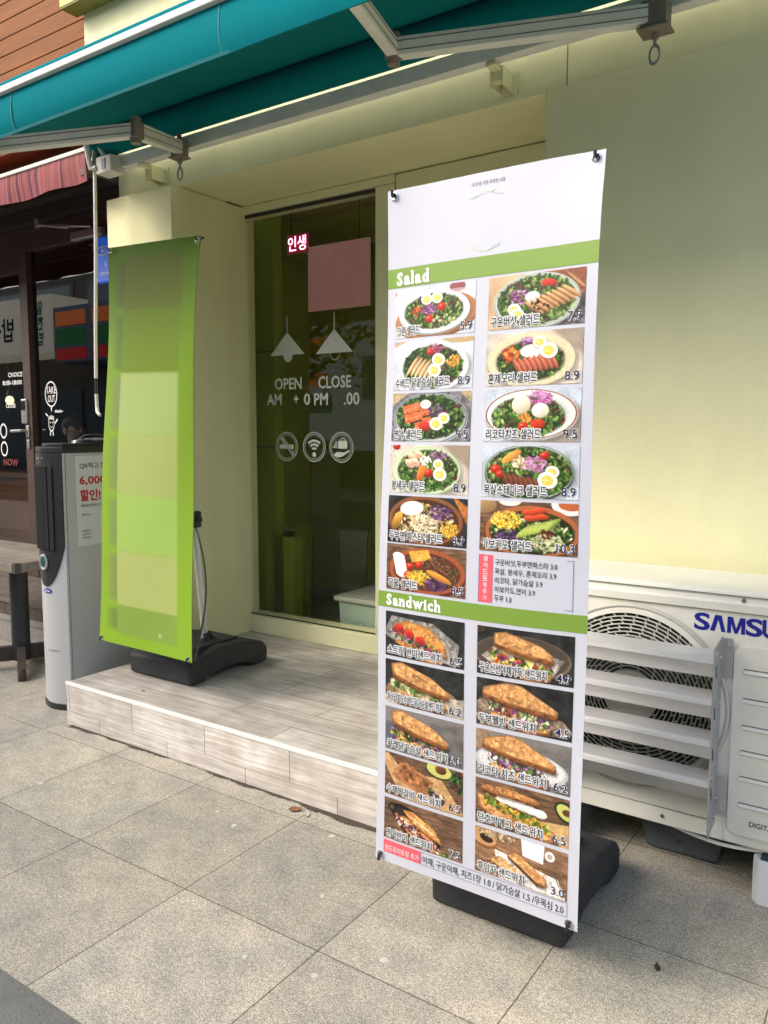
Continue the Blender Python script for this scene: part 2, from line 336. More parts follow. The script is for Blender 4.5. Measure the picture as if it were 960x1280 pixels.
def leaf(x, y, z, s, rz, label, col):
    m = MB(); P = [(-1, 0, .1), (-.5, .45, .25), (.2, .5, .2), (1, 0, .35), (.2, -.5, .05), (-.5, -.45, .1), (0, 0, .0)]
    V = [(x+s*(p[0]*math.cos(rz)-p[1]*math.sin(rz)), y+s*(p[0]*math.sin(rz)+p[1]*math.cos(rz)), z+s*p[2]) for p in P]
    m.add(V+[(v[0], v[1], v[2]-.0012) for v in V], [(6, i, (i+1) % 6) for i in range(6)]+[(13, 7+(i+1) % 6, 7+i) for i in range(6)])
    return tag(m.build('dry_leaf', M('dry_leaf_'+col[0], col[1], .7, var=.3, vscale=40), ang=0), label, 'leaf')
leaf(-1.86, 2.155, .004, .028, .5, 'curled orange brown dry leaf at the foot of the wood tile step', ('brown', (.22, .09, .03)))
leaf(-1.80, 2.15, .004, .018, 2.1, 'small pale leaf scrap beside the orange brown leaf at the step', ('pale', (.5, .46, .38)))
leaf(-.50, 2.02, .004, .016, 1.9, 'tiny dark dry leaf on the paving joint in front of the air conditioner', ('dark', (.05, .035, .025)))
leaf(-2.93, 2.33, PL, .010, .4, 'tiny black leaf crumb on the platform in front of the green banner base', ('black', (.03, .025, .02)))

# ------------------------------------------------------------------ shop building
t = thing('shop_building', (-2.2, 3.2, 0), 'pale cream painted shop front with a recessed display window', 'building')
FY = 2.95; WY = 3.45; SOF = 2.695
MB().box(-3.838, -3.31, 2.90, 3.52, 0, SOF-.003, .004).build('pillar', cream, t)
MB().box(-3.79, 3.0, FY, 3.30, SOF, 3.12).build('lintel', cream, t)
MB().box(-4.06, 3.0, FY+.006, 3.30, 3.123, 5.6).build('upper_wall', cream, t)
MB().box(-3.31, -1.25, 2.965, 3.62, SOF+.006, 2.80).build('soffit', cream, t)
MB().box(-1.25, 3.0, 2.93, 3.60, 0, SOF-.004, .003).build('side_panel', cream, t)
MB().box(-1.178, -1.174, FY-.001, FY+.01, SOF+.002, 3.0).build('panel_joint', M('joint_shadow_gap', (.2, .19, .11), .8), t)
# raised trim bead along the lintel's lower edge
MB().box(-3.30, -1.252, 2.936, 2.952, SOF-.012, SOF+.012, .004).build('lintel_bead', cream, t)
# window frame
fr = MB()
fr.box(-3.40, -2.265, WY-.02, WY+.12, PL+.001, .315, .006)           # sill
fr.box(-3.40, -2.265, WY-.02, WY+.12, 2.655, SOF+.004, .006)
fr.box(-3.402, -3.375, WY-.021, WY+.13, .316, 2.654, .005)
fr.box(-2.385, -2.266, WY-.021, WY+.12, .316, 2.654, .008)
wf = fr.build('window_frame', cream_frame, t)
for g_ in ((WY-.002, WY+.004, .318, .324), (WY-.004, WY+.006, 2.635, 2.653)): MB().box(-3.372, -2.387, *g_).build('gasket', M('dark_rubber', (.03, .03, .025), .6), wf)
win = MB().box(-3.374, -2.386, WY+.008, WY+.016, .3155, 2.6545).build('window_glass', glass_mat('shop_glass', (.97, .98, .95)), t, ang=0)
MB().box(-2.262, -1.252, WY+.03, WY+.07, PL+.002, 2.60, .003).build('door_panel', cream_frame, t)
MB().box(-2.262, -1.252, WY-.02, WY+.1, 2.605, SOF+.003, .012).build('door_head', cream_frame, t)
MB().box(-2.262, -2.215, WY-.012, WY+.1, PL+.002, 2.603, .006).build('door_jamb', cream_frame, t)
# rounded cove between the recess wall and the frame
MB().box(-3.316, -3.308, 2.91, 3.43, PL, SOF-.006).build('reveal', cream, t)
# interior
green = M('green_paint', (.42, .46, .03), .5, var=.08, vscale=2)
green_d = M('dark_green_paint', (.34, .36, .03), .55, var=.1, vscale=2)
MB().box(-3.90, -.4, 3.60, 6.4, .0, PL).build('interior_floor', plank_mat('interior_planks', 'Y', .9, .15, .4, (.1, 0, 0), .8), t, ang=0)
MB().box(-3.90, -.4, 4.75, 4.85, PL, 3.0).build('interior_back_wall', green, t, ang=0)
MB().box(-3.904, -3.901, 3.6, 6.5, PL, 3.0).build('interior_side_wall', green, t, ang=0)
MB().box(-3.90, -.4, 3.62, 6.5, 2.90, 2.98).build('interior_ceiling', M('olive_ceiling', (.5, .45, .16), .7), t, ang=0)
MB().box(-.4, -.3, 3.6, 6.5, PL, 3.0).build('interior_far_wall', green, t, ang=0)
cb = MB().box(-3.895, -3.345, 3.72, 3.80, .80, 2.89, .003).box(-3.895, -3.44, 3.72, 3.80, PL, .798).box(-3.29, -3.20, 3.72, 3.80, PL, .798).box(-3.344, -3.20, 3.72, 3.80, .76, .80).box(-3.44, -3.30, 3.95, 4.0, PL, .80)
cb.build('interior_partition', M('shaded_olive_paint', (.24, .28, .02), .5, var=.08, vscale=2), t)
for z in (1.905, 1.315): MB().box(-3.895, -3.35, 3.712, 3.7185, z, z+.005).build('panel_seam', M('seam_dark', (.03, .03, .01), .7), t, ang=0)
# beam seen across the ceiling inside
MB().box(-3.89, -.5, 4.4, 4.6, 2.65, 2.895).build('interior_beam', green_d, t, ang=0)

# window lettering (frosted vinyl on the glass)
vinyl = M('frosted_vinyl', (.62, .66, .60), .6)
FG = lambda yy: (lambda x, z: (x, yy, z))
f = FG(WY+.0045)
def word(*a, **k):
    b = MB(); put_text(b, *a, **k); b.build('window_lettering', vinyl, win, ang=0)
word('OPEN', -3.102, 1.652, .062, f, bold=.022, width=.198)
word('CLOSE', -2.782, 1.650, .064, f, bold=.022, width=.222)
word('AM', -3.163, 1.566, .060, f, bold=.02, width=.108)
word('÷', -2.960, 1.573, .045, f, bold=.02, width=.03)
word('0', -2.886, 1.562, .062, f, bold=.02, width=.042)
word('PM', -2.812, 1.560, .062, f, bold=.02, width=.094)
word('.00', -2.606, 1.557, .064, f, bold=.02, width=.102)
def ring(mb, cx, cz, r, th, fn, sx=.8, n=40, a0=0, a1=2*math.pi):
    V = []; F = []
    for i in range(n+1):
        a = a0+(a1-a0)*i/n
        for q in (r, r-th): V.append(fn(cx+q*math.cos(a)*sx, cz+q*math.sin(a)))
    for i in range(n): F.append((2*i, 2*i+1, 2*i+3, 2*i+2))
    mb.add(V, F)
def poly(mb, pts, fn): mb.add([fn(*p) for p in pts], [tuple(range(len(pts)))])
def disc(mb, cx, cz, r, fn, sx=1, a0=0, a1=2*math.pi, n=24):
    poly(mb, [(cx+r*math.cos(a0+(a1-a0)*i/n)*sx, cz+r*math.sin(a0+(a1-a0)*i/n)) for i in range(n+(0 if a1-a0 > 6.2 else 1))], fn)
# two pendant lamps drawn on the glass
for cx, top, filled in ((-3.006, 1.972, True), (-2.671, 1.966, False)):
    w = MB()
    poly(w, [(cx-.128, top-.128), (cx+.125, top-.128), (cx, top)], f)
    poly(w, [(cx-.003, top-.01), (cx+.003, top-.01), (cx+.003, top+.085), (cx-.003, top+.085)], f)
    if filled: disc(w, cx+.005, top-.128, .040, f, .85, math.pi, 2*math.pi)
    else: ring(w, cx+.005, top-.128, .040, .004, f, .85, a0=math.pi, a1=2*math.pi)
    w.build('lamp_icon', vinyl, win, ang=0)
def badge(cx, nm):
    w = MB(); ring(w, cx, 1.327, .083, .0045, f, .98); ring(w, cx, 1.327, .070, .003, f, .98); return w
cx = -3.017; w = badge(cx, '')
poly(w, [(cx-.055, 1.315), (cx+.05, 1.315), (cx+.05, 1.339), (cx-.055, 1.339)], f)
poly(w, [(cx-.052, 1.378), (cx-.046, 1.383), (cx+.052, 1.276), (cx+.046, 1.271)], f)
poly(w, [(cx-.040, 1.386), (cx-.036, 1.389), (cx+.062, 1.284), (cx+.058, 1.281)], f)
w.build('no_smoking_icon', vinyl, win, ang=0)
cx = -2.816; w = badge(cx, '')
for r_ in (.070, .049, .028): ring(w, cx, 1.298, r_, .0125, f, 1, 20, R(48), R(132))
disc(w, cx, 1.284, .0135, f); w.build('wifi_icon', vinyl, win, ang=0)
cx = -2.625; w = badge(cx, '')
poly(w, [(cx-.022, 1.320), (cx+.040, 1.320), (cx+.040, 1.362), (cx-.022, 1.362)], f)
ring(w, cx+.010, 1.362, .018, .005, f, 1, 14, 0, math.pi)
for k in range(3): poly(w, [(cx-.055+.006*k, 1.324+k*.013), (cx-.028, 1.324+k*.013), (cx-.028, 1.332+k*.013), (cx-.055+.006*k, 1.332+k*.013)], f)
poly(w, [(cx-.056, 1.284), (cx-.03, 1.272), (cx+.006, 1.276), (cx+.058, 1.307), (cx+.052, 1.313), (cx+.016, 1.298), (cx-.006, 1.302), (cx-.034, 1.300)], f)
w.build('takeaway_icon', vinyl, win, ang=0)

# things inside the shop
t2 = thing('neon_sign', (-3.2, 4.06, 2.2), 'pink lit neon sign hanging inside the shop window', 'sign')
MB().box(-3.36, -2.87, 4.07, 4.085, 2.19, 2.60, .004).build('glow_board', M('added_pink_glow', (.42, .19, .17), .5, emit=.12), t2)  # added panel whose pink glow stands in for light around the neon
nm = MB(); put_text(nm, '인생', -3.51, 2.585, .092, FG(4.052), bold=.006, width=.15)
nm.build('neon_lettering', M('pink_neon', (1, .42, .62), .4, emit=1.6), t2, ang=0)
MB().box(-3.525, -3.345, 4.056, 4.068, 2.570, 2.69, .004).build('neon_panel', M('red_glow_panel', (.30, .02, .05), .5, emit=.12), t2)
for x in (-3.5, -2.95): MB().tube([(x, 4.075, 2.6), (x, 4.075, 2.898)], .003, 6).build('hanger', black_pl, t2)
t2 = thing('storage_crate', (-2.5, 3.82, PL), 'pale grey green plastic crate on the floor inside the shop window', 'crate')
cr = MB().prism([(-2.76, PL), (-2.24, PL), (-2.22, .43), (-2.78, .43)], 3.62, 4.02, 'y', .01)
crate_m = M('pale_green_plastic', (.42, .52, .46), .5, var=.06)
cr.build('body', crate_m, t2)
MB().box(-2.80, -2.20, 3.60, 4.04, .431, .46, .008).build('lid', M('clear_crate_lid', (.5, .52, .46), .45, var=.15), t2)
hg = MB(); ring(hg, -2.62, .28, .05, .006, FG(3.614), .8, 20, 0, math.pi); hg.build('grip', M('crate_grip', (.3, .38, .33), .6), t2, ang=0)
t2 = thing('floor_lamp', (-2.75, 4.5, PL), 'thin dark stand with a drooping cable behind the shop window', 'stand')
MB().lathe((-2.75, 4.5, PL), [(.13, 0), (.13, .015), (.02, .03)]).build('base', black_pl, t2)
MB().tube([(-2.75, 4.5, PL), (-2.75, 4.5, 1.25)], .028).build('post', M('dark_post', (.02, .03, .012), .5), t2)
MB().tube([(-2.78+.12*math.sin(a*.9), 4.43, 1.2-.75*math.sin(a*.5)*.9) for a in np.linspace(0, 3.1, 16)], .008).build('cable', black_pl, t2)

# ------------------------------------------------------------------ sign box above the awning
t = thing('sign_box', (-1, 2.9, 3.76), 'yellow green fascia sign box high on the cream wall', 'sign')
MB().box(-4.115, 3.0, 2.84, 2.954, 3.76, 4.9, .004).build('box', M('lime_yellow_panel', (.52, .50, .10), .5, var=.05), t)
MB().box(-4.112, 3.0, 2.843, 2.950, 3.752, 3.7585).build('underside', M('shaded_lime_panel', (.17, .19, .04), .6, var=.1), t)  # lime box underside, its shade put into a darker colour

# ------------------------------------------------------------------ retractable awning
AX0, AX1 = -3.78, -.15  # right end lengthened past the roller's end to shade the wall
t = thing('awning', (-2.3, 2.85, 2.85), 'teal retractable awning half open above the cream shop front', 'awning')
prof = [(1.745, 2.69), (2.0, 2.765), (2.3, 2.855), (2.6, 2.945), (2.78, 2.998)]
teal_d = M('teal_canvas_shaded', (0.002, .20, .21), .85, var=.06, vscale=3, bump=.25, bscale=14, trans=.16, spec=.1)  # same teal canvas, colour darkened for the shade under the awning
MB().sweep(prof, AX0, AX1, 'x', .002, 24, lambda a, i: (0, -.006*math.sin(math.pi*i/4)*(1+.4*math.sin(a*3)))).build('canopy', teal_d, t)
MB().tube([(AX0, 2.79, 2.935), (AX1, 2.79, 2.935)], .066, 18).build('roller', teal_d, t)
val = [(1.712, 2.622), (1.707, 2.59), (1.705, 2.56), (1.706, 2.53), (1.711, 2.505), (1.719, 2.484)]
vm = MB().sweep(val, AX0, AX1, 'x', .0018, 60, lambda a, i: (.006*math.sin(a*2.3+1)*i/5, .004*math.sin(a*1.7)*i/5))
va = vm.build('valance', teal, t)
sm = MB()
for x in (-2.78, -1.73, -.9): sm.sweep([(y-.0022, z) for y, z in val], x, x+.006, 'x', .001)
sm.sweep([(1.716, 2.491), (1.719, 2.482)], AX0, AX1, 'x', .004); sm.build('seam', M('teal_seam', (.004, .17, .19), .8), va)
MB().tube([(AX0, 1.735, 2.664), (AX1, 1.735, 2.664)], .018, 14).build('front_hem', teal, t)
MB().box(AX0, AX1, 1.692, 1.722, 2.622, 2.645, .005).build('front_bar', steel_w, t)
MB().box(-3.60, 1.5, 2.80, 2.855, 2.795, 2.858, .005).build('torsion_bar', M('grey_white_bar', (.80, .80, .76), .5, var=.12, vscale=7), t)
def arm(a, e, b, k, ring_at):
    a, e, b = Vector(a), Vector(e), Vector(b)
    def bar(p, q, h, wd, name='arm_bar'):
        d = (q-p); L_ = d.length; rot = d.to_track_quat('X', 'Z').to_matrix()
        m = MB().box(-L_/2, L_/2, -wd/2, wd/2, -h/2, h/2, .006)
        m2 = MB()
        for s in (-1, 1):
            for zz in (-h*.22, h*.25): m2.box(-L_/2+.01, L_/2-.01, s*(wd/2+.0005)-.0006, s*(wd/2+.0005)+.0006, zz-.0015, zz+.0015)
        for mm in (m, m2): mm.v = [tuple(rot @ Vector(v) + (p+q)/2) for v in mm.v]
        o = m.build(name, M('arm_paint', (.74, .73, .68), .45, var=.1, vscale=8), t); m2.build('groove', M('groove_dark', (.14, .13, .11), .7), o)
    bar(a, e, .062, .045); bar(e, b, .055, .040)
    el = MB().box(e.x-.024, e.x+.024, e.y-.026, e.y+.026, e.z-.034, e.z+.034, .008)
    el.tube([(e.x, e.y, e.z-.05), (e.x, e.y, e.z+.05)], .022, 12); el.build('elbow', brownbox, t)
    sh = MB().box(a.x-.05*k, a.x+.05*k, a.y-.04*k, a.y+.04*k, a.z-.045, a.z+.045*k, .006).box(a.x-.06*k, a.x+.06*k, a.y-.05*k, a.y+.05*k, a.z-.055, a.z-.046, .003)
    sh.tube([(a.x, a.y, a.z-.075), (a.x, a.y, a.z+.06)], .012, 8); s_ = sh.build('shoulder', brownbox, t)
    MB().tube([(a.x, a.y, a.z-.07), (a.x, a.y, a.z-.095)], .006, 8).torus((a.x, a.y, a.z-.125), .022, .005, 'y', 20, 6, .75, 1.3).build('eye_ring', grey_metal, s_)
arm((-.80, 2.76, 2.765), (-1.55, 2.34, 2.690), (-1.36, 1.74, 2.63), .85, None)
arm((-3.08, 2.76, 2.79), (-2.66, 2.16, 2.60), (-3.10, 1.76, 2.505), .7, None)
for x in (-1.42, -3.42, .9):
    b = MB().box(x-.025, x+.025, 2.86, 2.90, 2.74, 2.775, .003).box(x-.045, x+.045, 2.94, 2.949, 2.70, 2.80, .003).box(x-.02, x+.02, 2.80, 2.948, 2.775, 2.793, .003).box(x-.028, x-.022, 2.85, 2.945, 2.72, 2.79, .001).box(x+.022, x+.028, 2.85, 2.945, 2.72, 2.79, .001)
    for dz in (.03, -.03): b.lathe((x+.035, 2.938, 2.75+dz), [(.007, -.004), (.007, .006)], 8, 'y')
    b.build('wall_bracket', cream_frame, t)
# gear box, end cap and crank rod
g = MB().box(-3.71, -3.58, 2.74, 2.83, 2.765, 2.855, .01).build('gear_box', steel_w, t)
MB().box(-3.655, -3.625, 2.736, 2.7395, 2.785, 2.835).build('sticker', M('blue_grey_sticker', (.25, .32, .42), .5), g, ang=0)
MB().tube([(-3.70, 2.74, 2.80), (-3.735, 2.73, 2.80), (-3.74, 2.72, 2.86), (-3.73, 2.70, 2.94)], .014, 10).tube([(-3.66, 2.76, 2.86), (-3.70, 2.73, 2.95)], .012, 10).build('drive_loop', steel_w, t)
ck = MB().tube([(-3.728, 2.75, 2.80), (-3.735, 2.745, 2.4), (-3.748, 2.735, 1.95), (-3.752, 2.73, 1.70)], .0095, 10).build('crank_rod', M('white_enamel', (.72, .71, .66), .35), t)
MB().tube([(-3.752, 2.73, 1.70), (-3.754, 2.73, 1.615)], .008, 8).build('crank_joint', black_pl, ck)
MB().tube([(-3.754, 2.73, 1.615), (-3.752, 2.73, 1.55), (-3.735, 2.72, 1.515), (-3.70, 2.71, 1.50)], .009, 8).build('crank_grip', MATS['white_enamel'], ck)
MB().tube([(-3.728, 2.75, 2.79), (-3.727, 2.75, 2.84), (-3.722, 2.75, 2.92)], .013, 8).torus((-3.735, 2.75, 2.83), .022, .006, 'y', 16, 6, .6, 1.5).build('crank_hook', grey_metal, ck)

# ------------------------------------------------------------------ banner stands
class Sheet:
    """hanging banner: corners in X,Z (TL,TR,BR,BL) at depth Y, with a gentle belly"""
    def __init__(s, c, Y, bow=.012, curl=.01):
        s.c = [Vector((p[0], p[1])) for p in c]; s.Y = Y; s.bow = bow; s.curl = curl
    def at(s, u, v, off=0.0):
        a = s.c[0].lerp(s.c[1], u).lerp(s.c[3].lerp(s.c[2], u), v)
        x = a.x + s.curl*math.sin(math.pi*v)*(1 if u > .5 else -1)*(-abs(2*u-1)**3)
        y = s.Y - s.bow*math.sin(math.pi*v)*(1-(2*u-1)**2) + .004*math.sin(7*v+2*u) + .007*abs(2*u-1)**2*math.sin(9*v+3*u) + .012*math.exp(-((1-u)**2+(v*3)**2)*60) - off
        return (x, y, a.y)
def sheet_mesh(S, nu, nv, th=.0008):
    V = [S.at(i/nu, j/nv) for j in range(nv+1) for i in range(nu+1)]; n = len(V); k = nu+1
    F = [(j*k+i, j*k+i+1, (j+1)*k+i+1, (j+1)*k+i) for j in range(nv) for i in range(nu)]
    V2 = [(x, y+th, z) for x, y, z in V]; F2 = [tuple(q+n for q in f[::-1]) for f in F]
    E = [(i, i+n, i+1+n, i+1) for i in range(nu)] + [(nv*k+i, nv*k+i+1, nv*k+i+1+n, nv*k+i+n) for i in range(nu)]
    E += [(j*k, (j+1)*k, (j+1)*k+n, j*k+n) for j in range(nv)] + [(j*k+nu, j*k+nu+n, (j+1)*k+nu+n, (j+1)*k+nu) for j in range(nv)]
    m = MB(); m.add(V+V2, F+F2+E); return m
def patch(S, u0, u1, v0, v1, off, nu=8, nv=8):
    m = MB(); k = nu+1
    m.add([S.at(u0+(u1-u0)*i/nu, v0+(v1-v0)*j/nv, off) for j in range(nv+1) for i in range(nu+1)], [(j*k+i+0, (j+1)*k+i, (j+1)*k+i+1, j*k+i+1) for j in range(nv) for i in range(nu)]); return m
def picture(S, img, u0, u1, v0, v1, off, name, parent, m):
    if name == 'menu_photo':
        img = np.clip(img, 0, 1); img = (img.mean(-1, keepdims=True)*.14+img*.86)**1.14
    h, w_ = img.shape[:2]; k = w_
    V = [S.at(u0+(u1-u0)*i/(w_-1), v0+(v1-v0)*j/(h-1), off) for j in range(h) for i in range(w_)]
    I = np.arange(h*w_).reshape(h, w_); F = np.stack([I[:-1, :-1], I[1:, :-1], I[1:, 1:], I[:-1, 1:]], -1).reshape(-1, 4)
    me = bpy.data.meshes.new(name); me.from_pydata(V, [], F.tolist()); me.update()
    a = me.color_attributes.new('Col', 'FLOAT_COLOR', 'POINT'); c = np.ones((h*w_, 4), np.float32); c[:, :3] = lin(np.clip(img, 0, 1)).reshape(-1, 3)
    a.data.foreach_set('color', c.ravel()); me.materials.append(m)
    o = bpy.data.objects.new(name, me); sc.collection.objects.link(o); attach(o, parent); return o

def stand(t, S, bx0, bx1, by0, by1, bz, pole_top):
    """weighted base, pole, flexible rods and eyelets"""
    H = .15; L_ = by1-by0
    prof = [(by0, bz+.004), (by0+.10, bz+.004), (by0+.16, bz+.030), (by0+.20, bz+.034), (by1-.20, bz+.034), (by1-.16, bz+.030), (by1-.11, bz+.004), (by1, bz+.004),
            (by1+.004, bz+.08), (by1-.03, bz+.115), (by1-.16, bz+H-.008), (by0+.22, bz+H), (by0+.05, bz+.118), (by0-.004, bz+.10)]
    b = MB().prism(prof, bx0, bx1, 'x', .016, 3); base = b.build('base', char_pl, t, ang=50)
    cx, cy = (bx0+bx1)/2+.03, by0+L_*.52
    rb = MB()
    for k in range(-2, 3): rb.box(cx-.10, cx+.10, cy-.12+k*.024-.004+.10, cy-.12+k*.024+.004+.10, bz+H-.012, bz+H+.004, .002)
    rb.box(bx1-.09, bx1-.075, by0+.10, by1-.14, bz+H-.006, bz+H+.006, .002)
    rb.lathe((cx, cy, bz+H-.01), [(.045, 0), (.045, .016), (.03, .028), (.022, .05)], 20); rb.build('socket', black_pl, base)
    col = Vector((cx+(pole_top[0]-cx)*.34, cy+(pole_top[1]-cy)*.34, bz+.15+(pole_top[2]-bz-.15)*.34))
    MB().tube([(cx, cy, bz+H), col], .0185, 16).build('pole', M('dull_alu', (.66, .66, .63), .4, metal=.25, var=.08), t)
    MB().tube([col, pole_top], .0115, 12).build('upper_pole', MATS['dull_alu'], t)
    cl = MB().box(col.x-.028, col.x+.028, col.y-.026, col.y+.026, col.z-.03, col.z+.05, .008).box(col.x+.02, col.x+.05, col.y-.01, col.y+.01, col.z-.0, col.z+.02, .004)
    cl.build('clamp', char_pl, t)
    ey = {}
    for u, v, sx, sz in ((.036, .0085, -1, 1), (.964, .0085, 1, 1), (.964, .9915, 1, -1), (.032, .9915, -1, -1)):
        p = Vector(S.at(u, v)); MB().torus((p.x, p.y-.002, p.z), .0085, .003, 'y', 20, 8).build('eyelet', chrome, t)
        h = MB().tube([(p.x+sx*.004, p.y+.03, p.z+sz*.014), (p.x, p.y+.004, p.z+.004), (p.x, p.y-.012, p.z), (p.x, p.y-.012, p.z+sz*.012)], .0042, 8); h.build('hook', black_pl, t)
        m1 = Vector(pole_top) if sz > 0 else Vector(col)
        q0 = Vector((p.x+sx*.004, p.y+.03, p.z+sz*.014)); 
        if sz > 0:
            pts = [m1.lerp(q0, k/10) + Vector((0, -.02*math.sin(math.pi*k/10), .0)) for k in range(11)]
        else:
            pts = [m1.lerp(q0, k/12) + Vector((sx*.025*math.sin(math.pi*k/12), .05*math.sin(math.pi*k/12), 0)) for k in range(13)]
        MB().tube(pts, .0045, 8).build('rod', M('grey_rod', (.10, .105, .10), .5), t)
    return base

# ---- printed pictures: a little raster painter in numpy
class Paint:
    def __init__(s, w_=184, h=94): s.w, s.h = w_, h; s.A = np.ones((h, w_, 3)); s.yy, s.xx = np.mgrid[0:h, 0:w_].astype(float); s.k = h/100.; s.z = 1.14
    def fill(s, c): s.A[:] = np.array(c)/255
    def noise(s, n=6, amp=.1, sx=1, sy=1, box=None):
        g = RNG.normal(size=(max(2, int(n*sy))+2, max(2, int(n*2*sx))+2)); Y = np.linspace(0, g.shape[0]-1.001, s.h); X = np.linspace(0, g.shape[1]-1.001, s.w)
        yi, xi = Y.astype(int), X.astype(int); fy, fx = (Y-yi)[:, None], (X-xi)[None, :]
        v = g[np.ix_(yi, xi)]*(1-fy)*(1-fx)+g[np.ix_(yi+1, xi)]*fy*(1-fx)+g[np.ix_(yi, xi+1)]*(1-fy)*fx+g[np.ix_(yi+1, xi+1)]*fy*fx
        return v*amp
    def tint(s, v, mask=None): s.A *= (1+(v if mask is None else v*mask))[..., None]
    def put(s, m, c, sl): 
        B = s.A[sl]; B += (np.array(c)/255-B)*m[..., None]
    def ell(s, cx, cy, rx, ry, c, rot=0, a=1, soft=1.0, shade=0):
        k = s.k; cx, cy, rx, ry = ((cx-96)*s.z+96)*k, ((cy-50)*s.z+50)*k, rx*k*s.z, ry*k*s.z; m = max(rx, ry)+2
        sl = (slice(max(0, int(cy-m)), max(0, min(s.h, int(cy+m+1)))), slice(max(0, int(cx-m)), max(0, min(s.w, int(cx+m+1)))))
        x, y = s.xx[sl]-cx, s.yy[sl]-cy
        if x.size == 0: return
        cr, sr = math.cos(rot), math.sin(rot); X, Y = x*cr+y*sr, -x*sr+y*cr; d = (np.sqrt((X/rx)**2+(Y/ry)**2)-1)*min(rx, ry)
        mk = np.clip(.5-d/soft, 0, 1)*a
        if shade:
            q = np.clip(1+shade*(-(X/rx)*.4-(Y/ry)*.7), .5, 1.5)[..., None]; B = s.A[sl]; B += (np.array(c)/255*q-B)*mk[..., None]
        else: s.put(mk, c, sl)
    def poly(s, pts, c, a=1, nz=0, soft=1.0):
        P = ((np.array(pts, float)-(96, 50))*s.z+(96, 50))*s.k; inside = np.zeros((s.h, s.w), bool); n = len(P); D = np.full((s.h, s.w), 1e9)
        for i in range(n):
            (x1, y1), (x2, y2) = P[i], P[(i+1) % n]
            cond = ((y1 > s.yy) != (y2 > s.yy)); xs_ = (x2-x1)*(s.yy-y1)/((y2-y1) if y2 != y1 else 1e-9)+x1; inside ^= cond & (s.xx < xs_)
            dx, dy = x2-x1, y2-y1; tt = np.clip(((s.xx-x1)*dx+(s.yy-y1)*dy)/(dx*dx+dy*dy+1e-9), 0, 1)
            D = np.minimum(D, np.hypot(s.xx-x1-tt*dx, s.yy-y1-tt*dy))
        mk = np.clip(.5+np.where(inside, D, -D)/soft, 0, 1)*a; C = np.array(c)/255*np.ones((s.h, s.w, 1))
        if nz: C = C*(1+s.noise(14, nz)+s.noise(40, nz*.7))[..., None]
        s.A += (C-s.A)*mk[..., None]; return mk
    def line(s, x1, y1, x2, y2, w_, c, a=1):
        dx, dy = x2-x1, y2-y1; L_ = math.hypot(dx, dy)+1e-6; nx, ny = -dy/L_*w_/2, dx/L_*w_/2
        s.ell((x1+x2)/2, (y1+y2)/2, L_/2, w_/2, c, math.atan2(dy, dx), a)
    def scatter(s, cx, cy, rx, ry, n, pal, s0=2, s1=5, el=.55):
        if n > 200 and pal[0][1] > pal[0][0]: rx *= 1.1; ry *= 1.08; s.ell(cx, cy, rx, ry, (40, 56, 26), 0, .9, 5); n = int(n*1.25)
        for _ in range(n):
            a, q = RNG.uniform(0, 6.28), math.sqrt(RNG.uniform()); z = RNG.uniform(s0, s1); c = np.array(pal[RNG.integers(len(pal))])*RNG.uniform(.75, 1.2)
            s.ell(cx+rx*q*math.cos(a), cy+ry*q*math.sin(a), z, z*el, c, RNG.uniform(0, 3.1), .92, shade=.35)
    def strands(s, cx, cy, rx, ry, n, pal):
        for _ in range(n):
            a, q = RNG.uniform(0, 6.28), math.sqrt(RNG.uniform()); x, y = cx+rx*q*math.cos(a), cy+ry*q*math.sin(a); r_ = RNG.uniform(0, 3.14); l = RNG.uniform(3, 7)
            s.line(x-l*math.cos(r_), y-l*.6*math.sin(r_), x+l*math.cos(r_), y+l*.6*math.sin(r_), RNG.uniform(.9, 1.8), np.array(pal[RNG.integers(len(pal))])*RNG.uniform(.85, 1.15))
    def egg(s, x, y, r_, rot=.2):
        s.ell(x, y+1.2, r_*1.05, r_*.85, (120, 110, 80), rot, .6, 2); s.ell(x, y, r_, r_*.8, (248, 246, 236), rot); s.ell(x, y+.5, r_*.62, r_*.5, (238, 208, 92), rot, soft=1.5); s.ell(x-r_*.15, y, r_*.3, r_*.2, (246, 226, 140), rot, .7, 2)
    def tomato(s, x, y, r_): s.ell(x, y, r_, r_*.8, (206, 48, 30), .1, shade=.4); s.ell(x-r_*.3, y-r_*.3, r_*.25, r_*.15, (250, 190, 170), 0, .8, 1.5)
    def slices(s, x, y, n, dx, dy, l, w_, c, c2, rot):
        for i in range(n):
            X, Y = x+dx*i, y+dy*i; s.ell(X+.8, Y+1, l, w_, np.array(c2)*.55, rot, .6, 1.5); s.ell(X, Y, l, w_, c, rot, shade=.3); s.line(X-l*.8*math.cos(rot), Y-l*.8*math.sin(rot)+w_*.6, X+l*.8*math.cos(rot), Y+l*.8*math.sin(rot)+w_*.6, 1.2, c2)
GREENS = [(62, 104, 38), (92, 138, 54), (42, 76, 32), (134, 164, 78), (76, 112, 44), (110, 60, 62), (156, 180, 104)]
DGREEN = [(44, 78, 34), (60, 98, 42), (32, 58, 28), (84, 124, 52), (100, 52, 58)]
PURPLE = [(142, 60, 140), (176, 96, 172), (112, 42, 112), (214, 170, 214)]
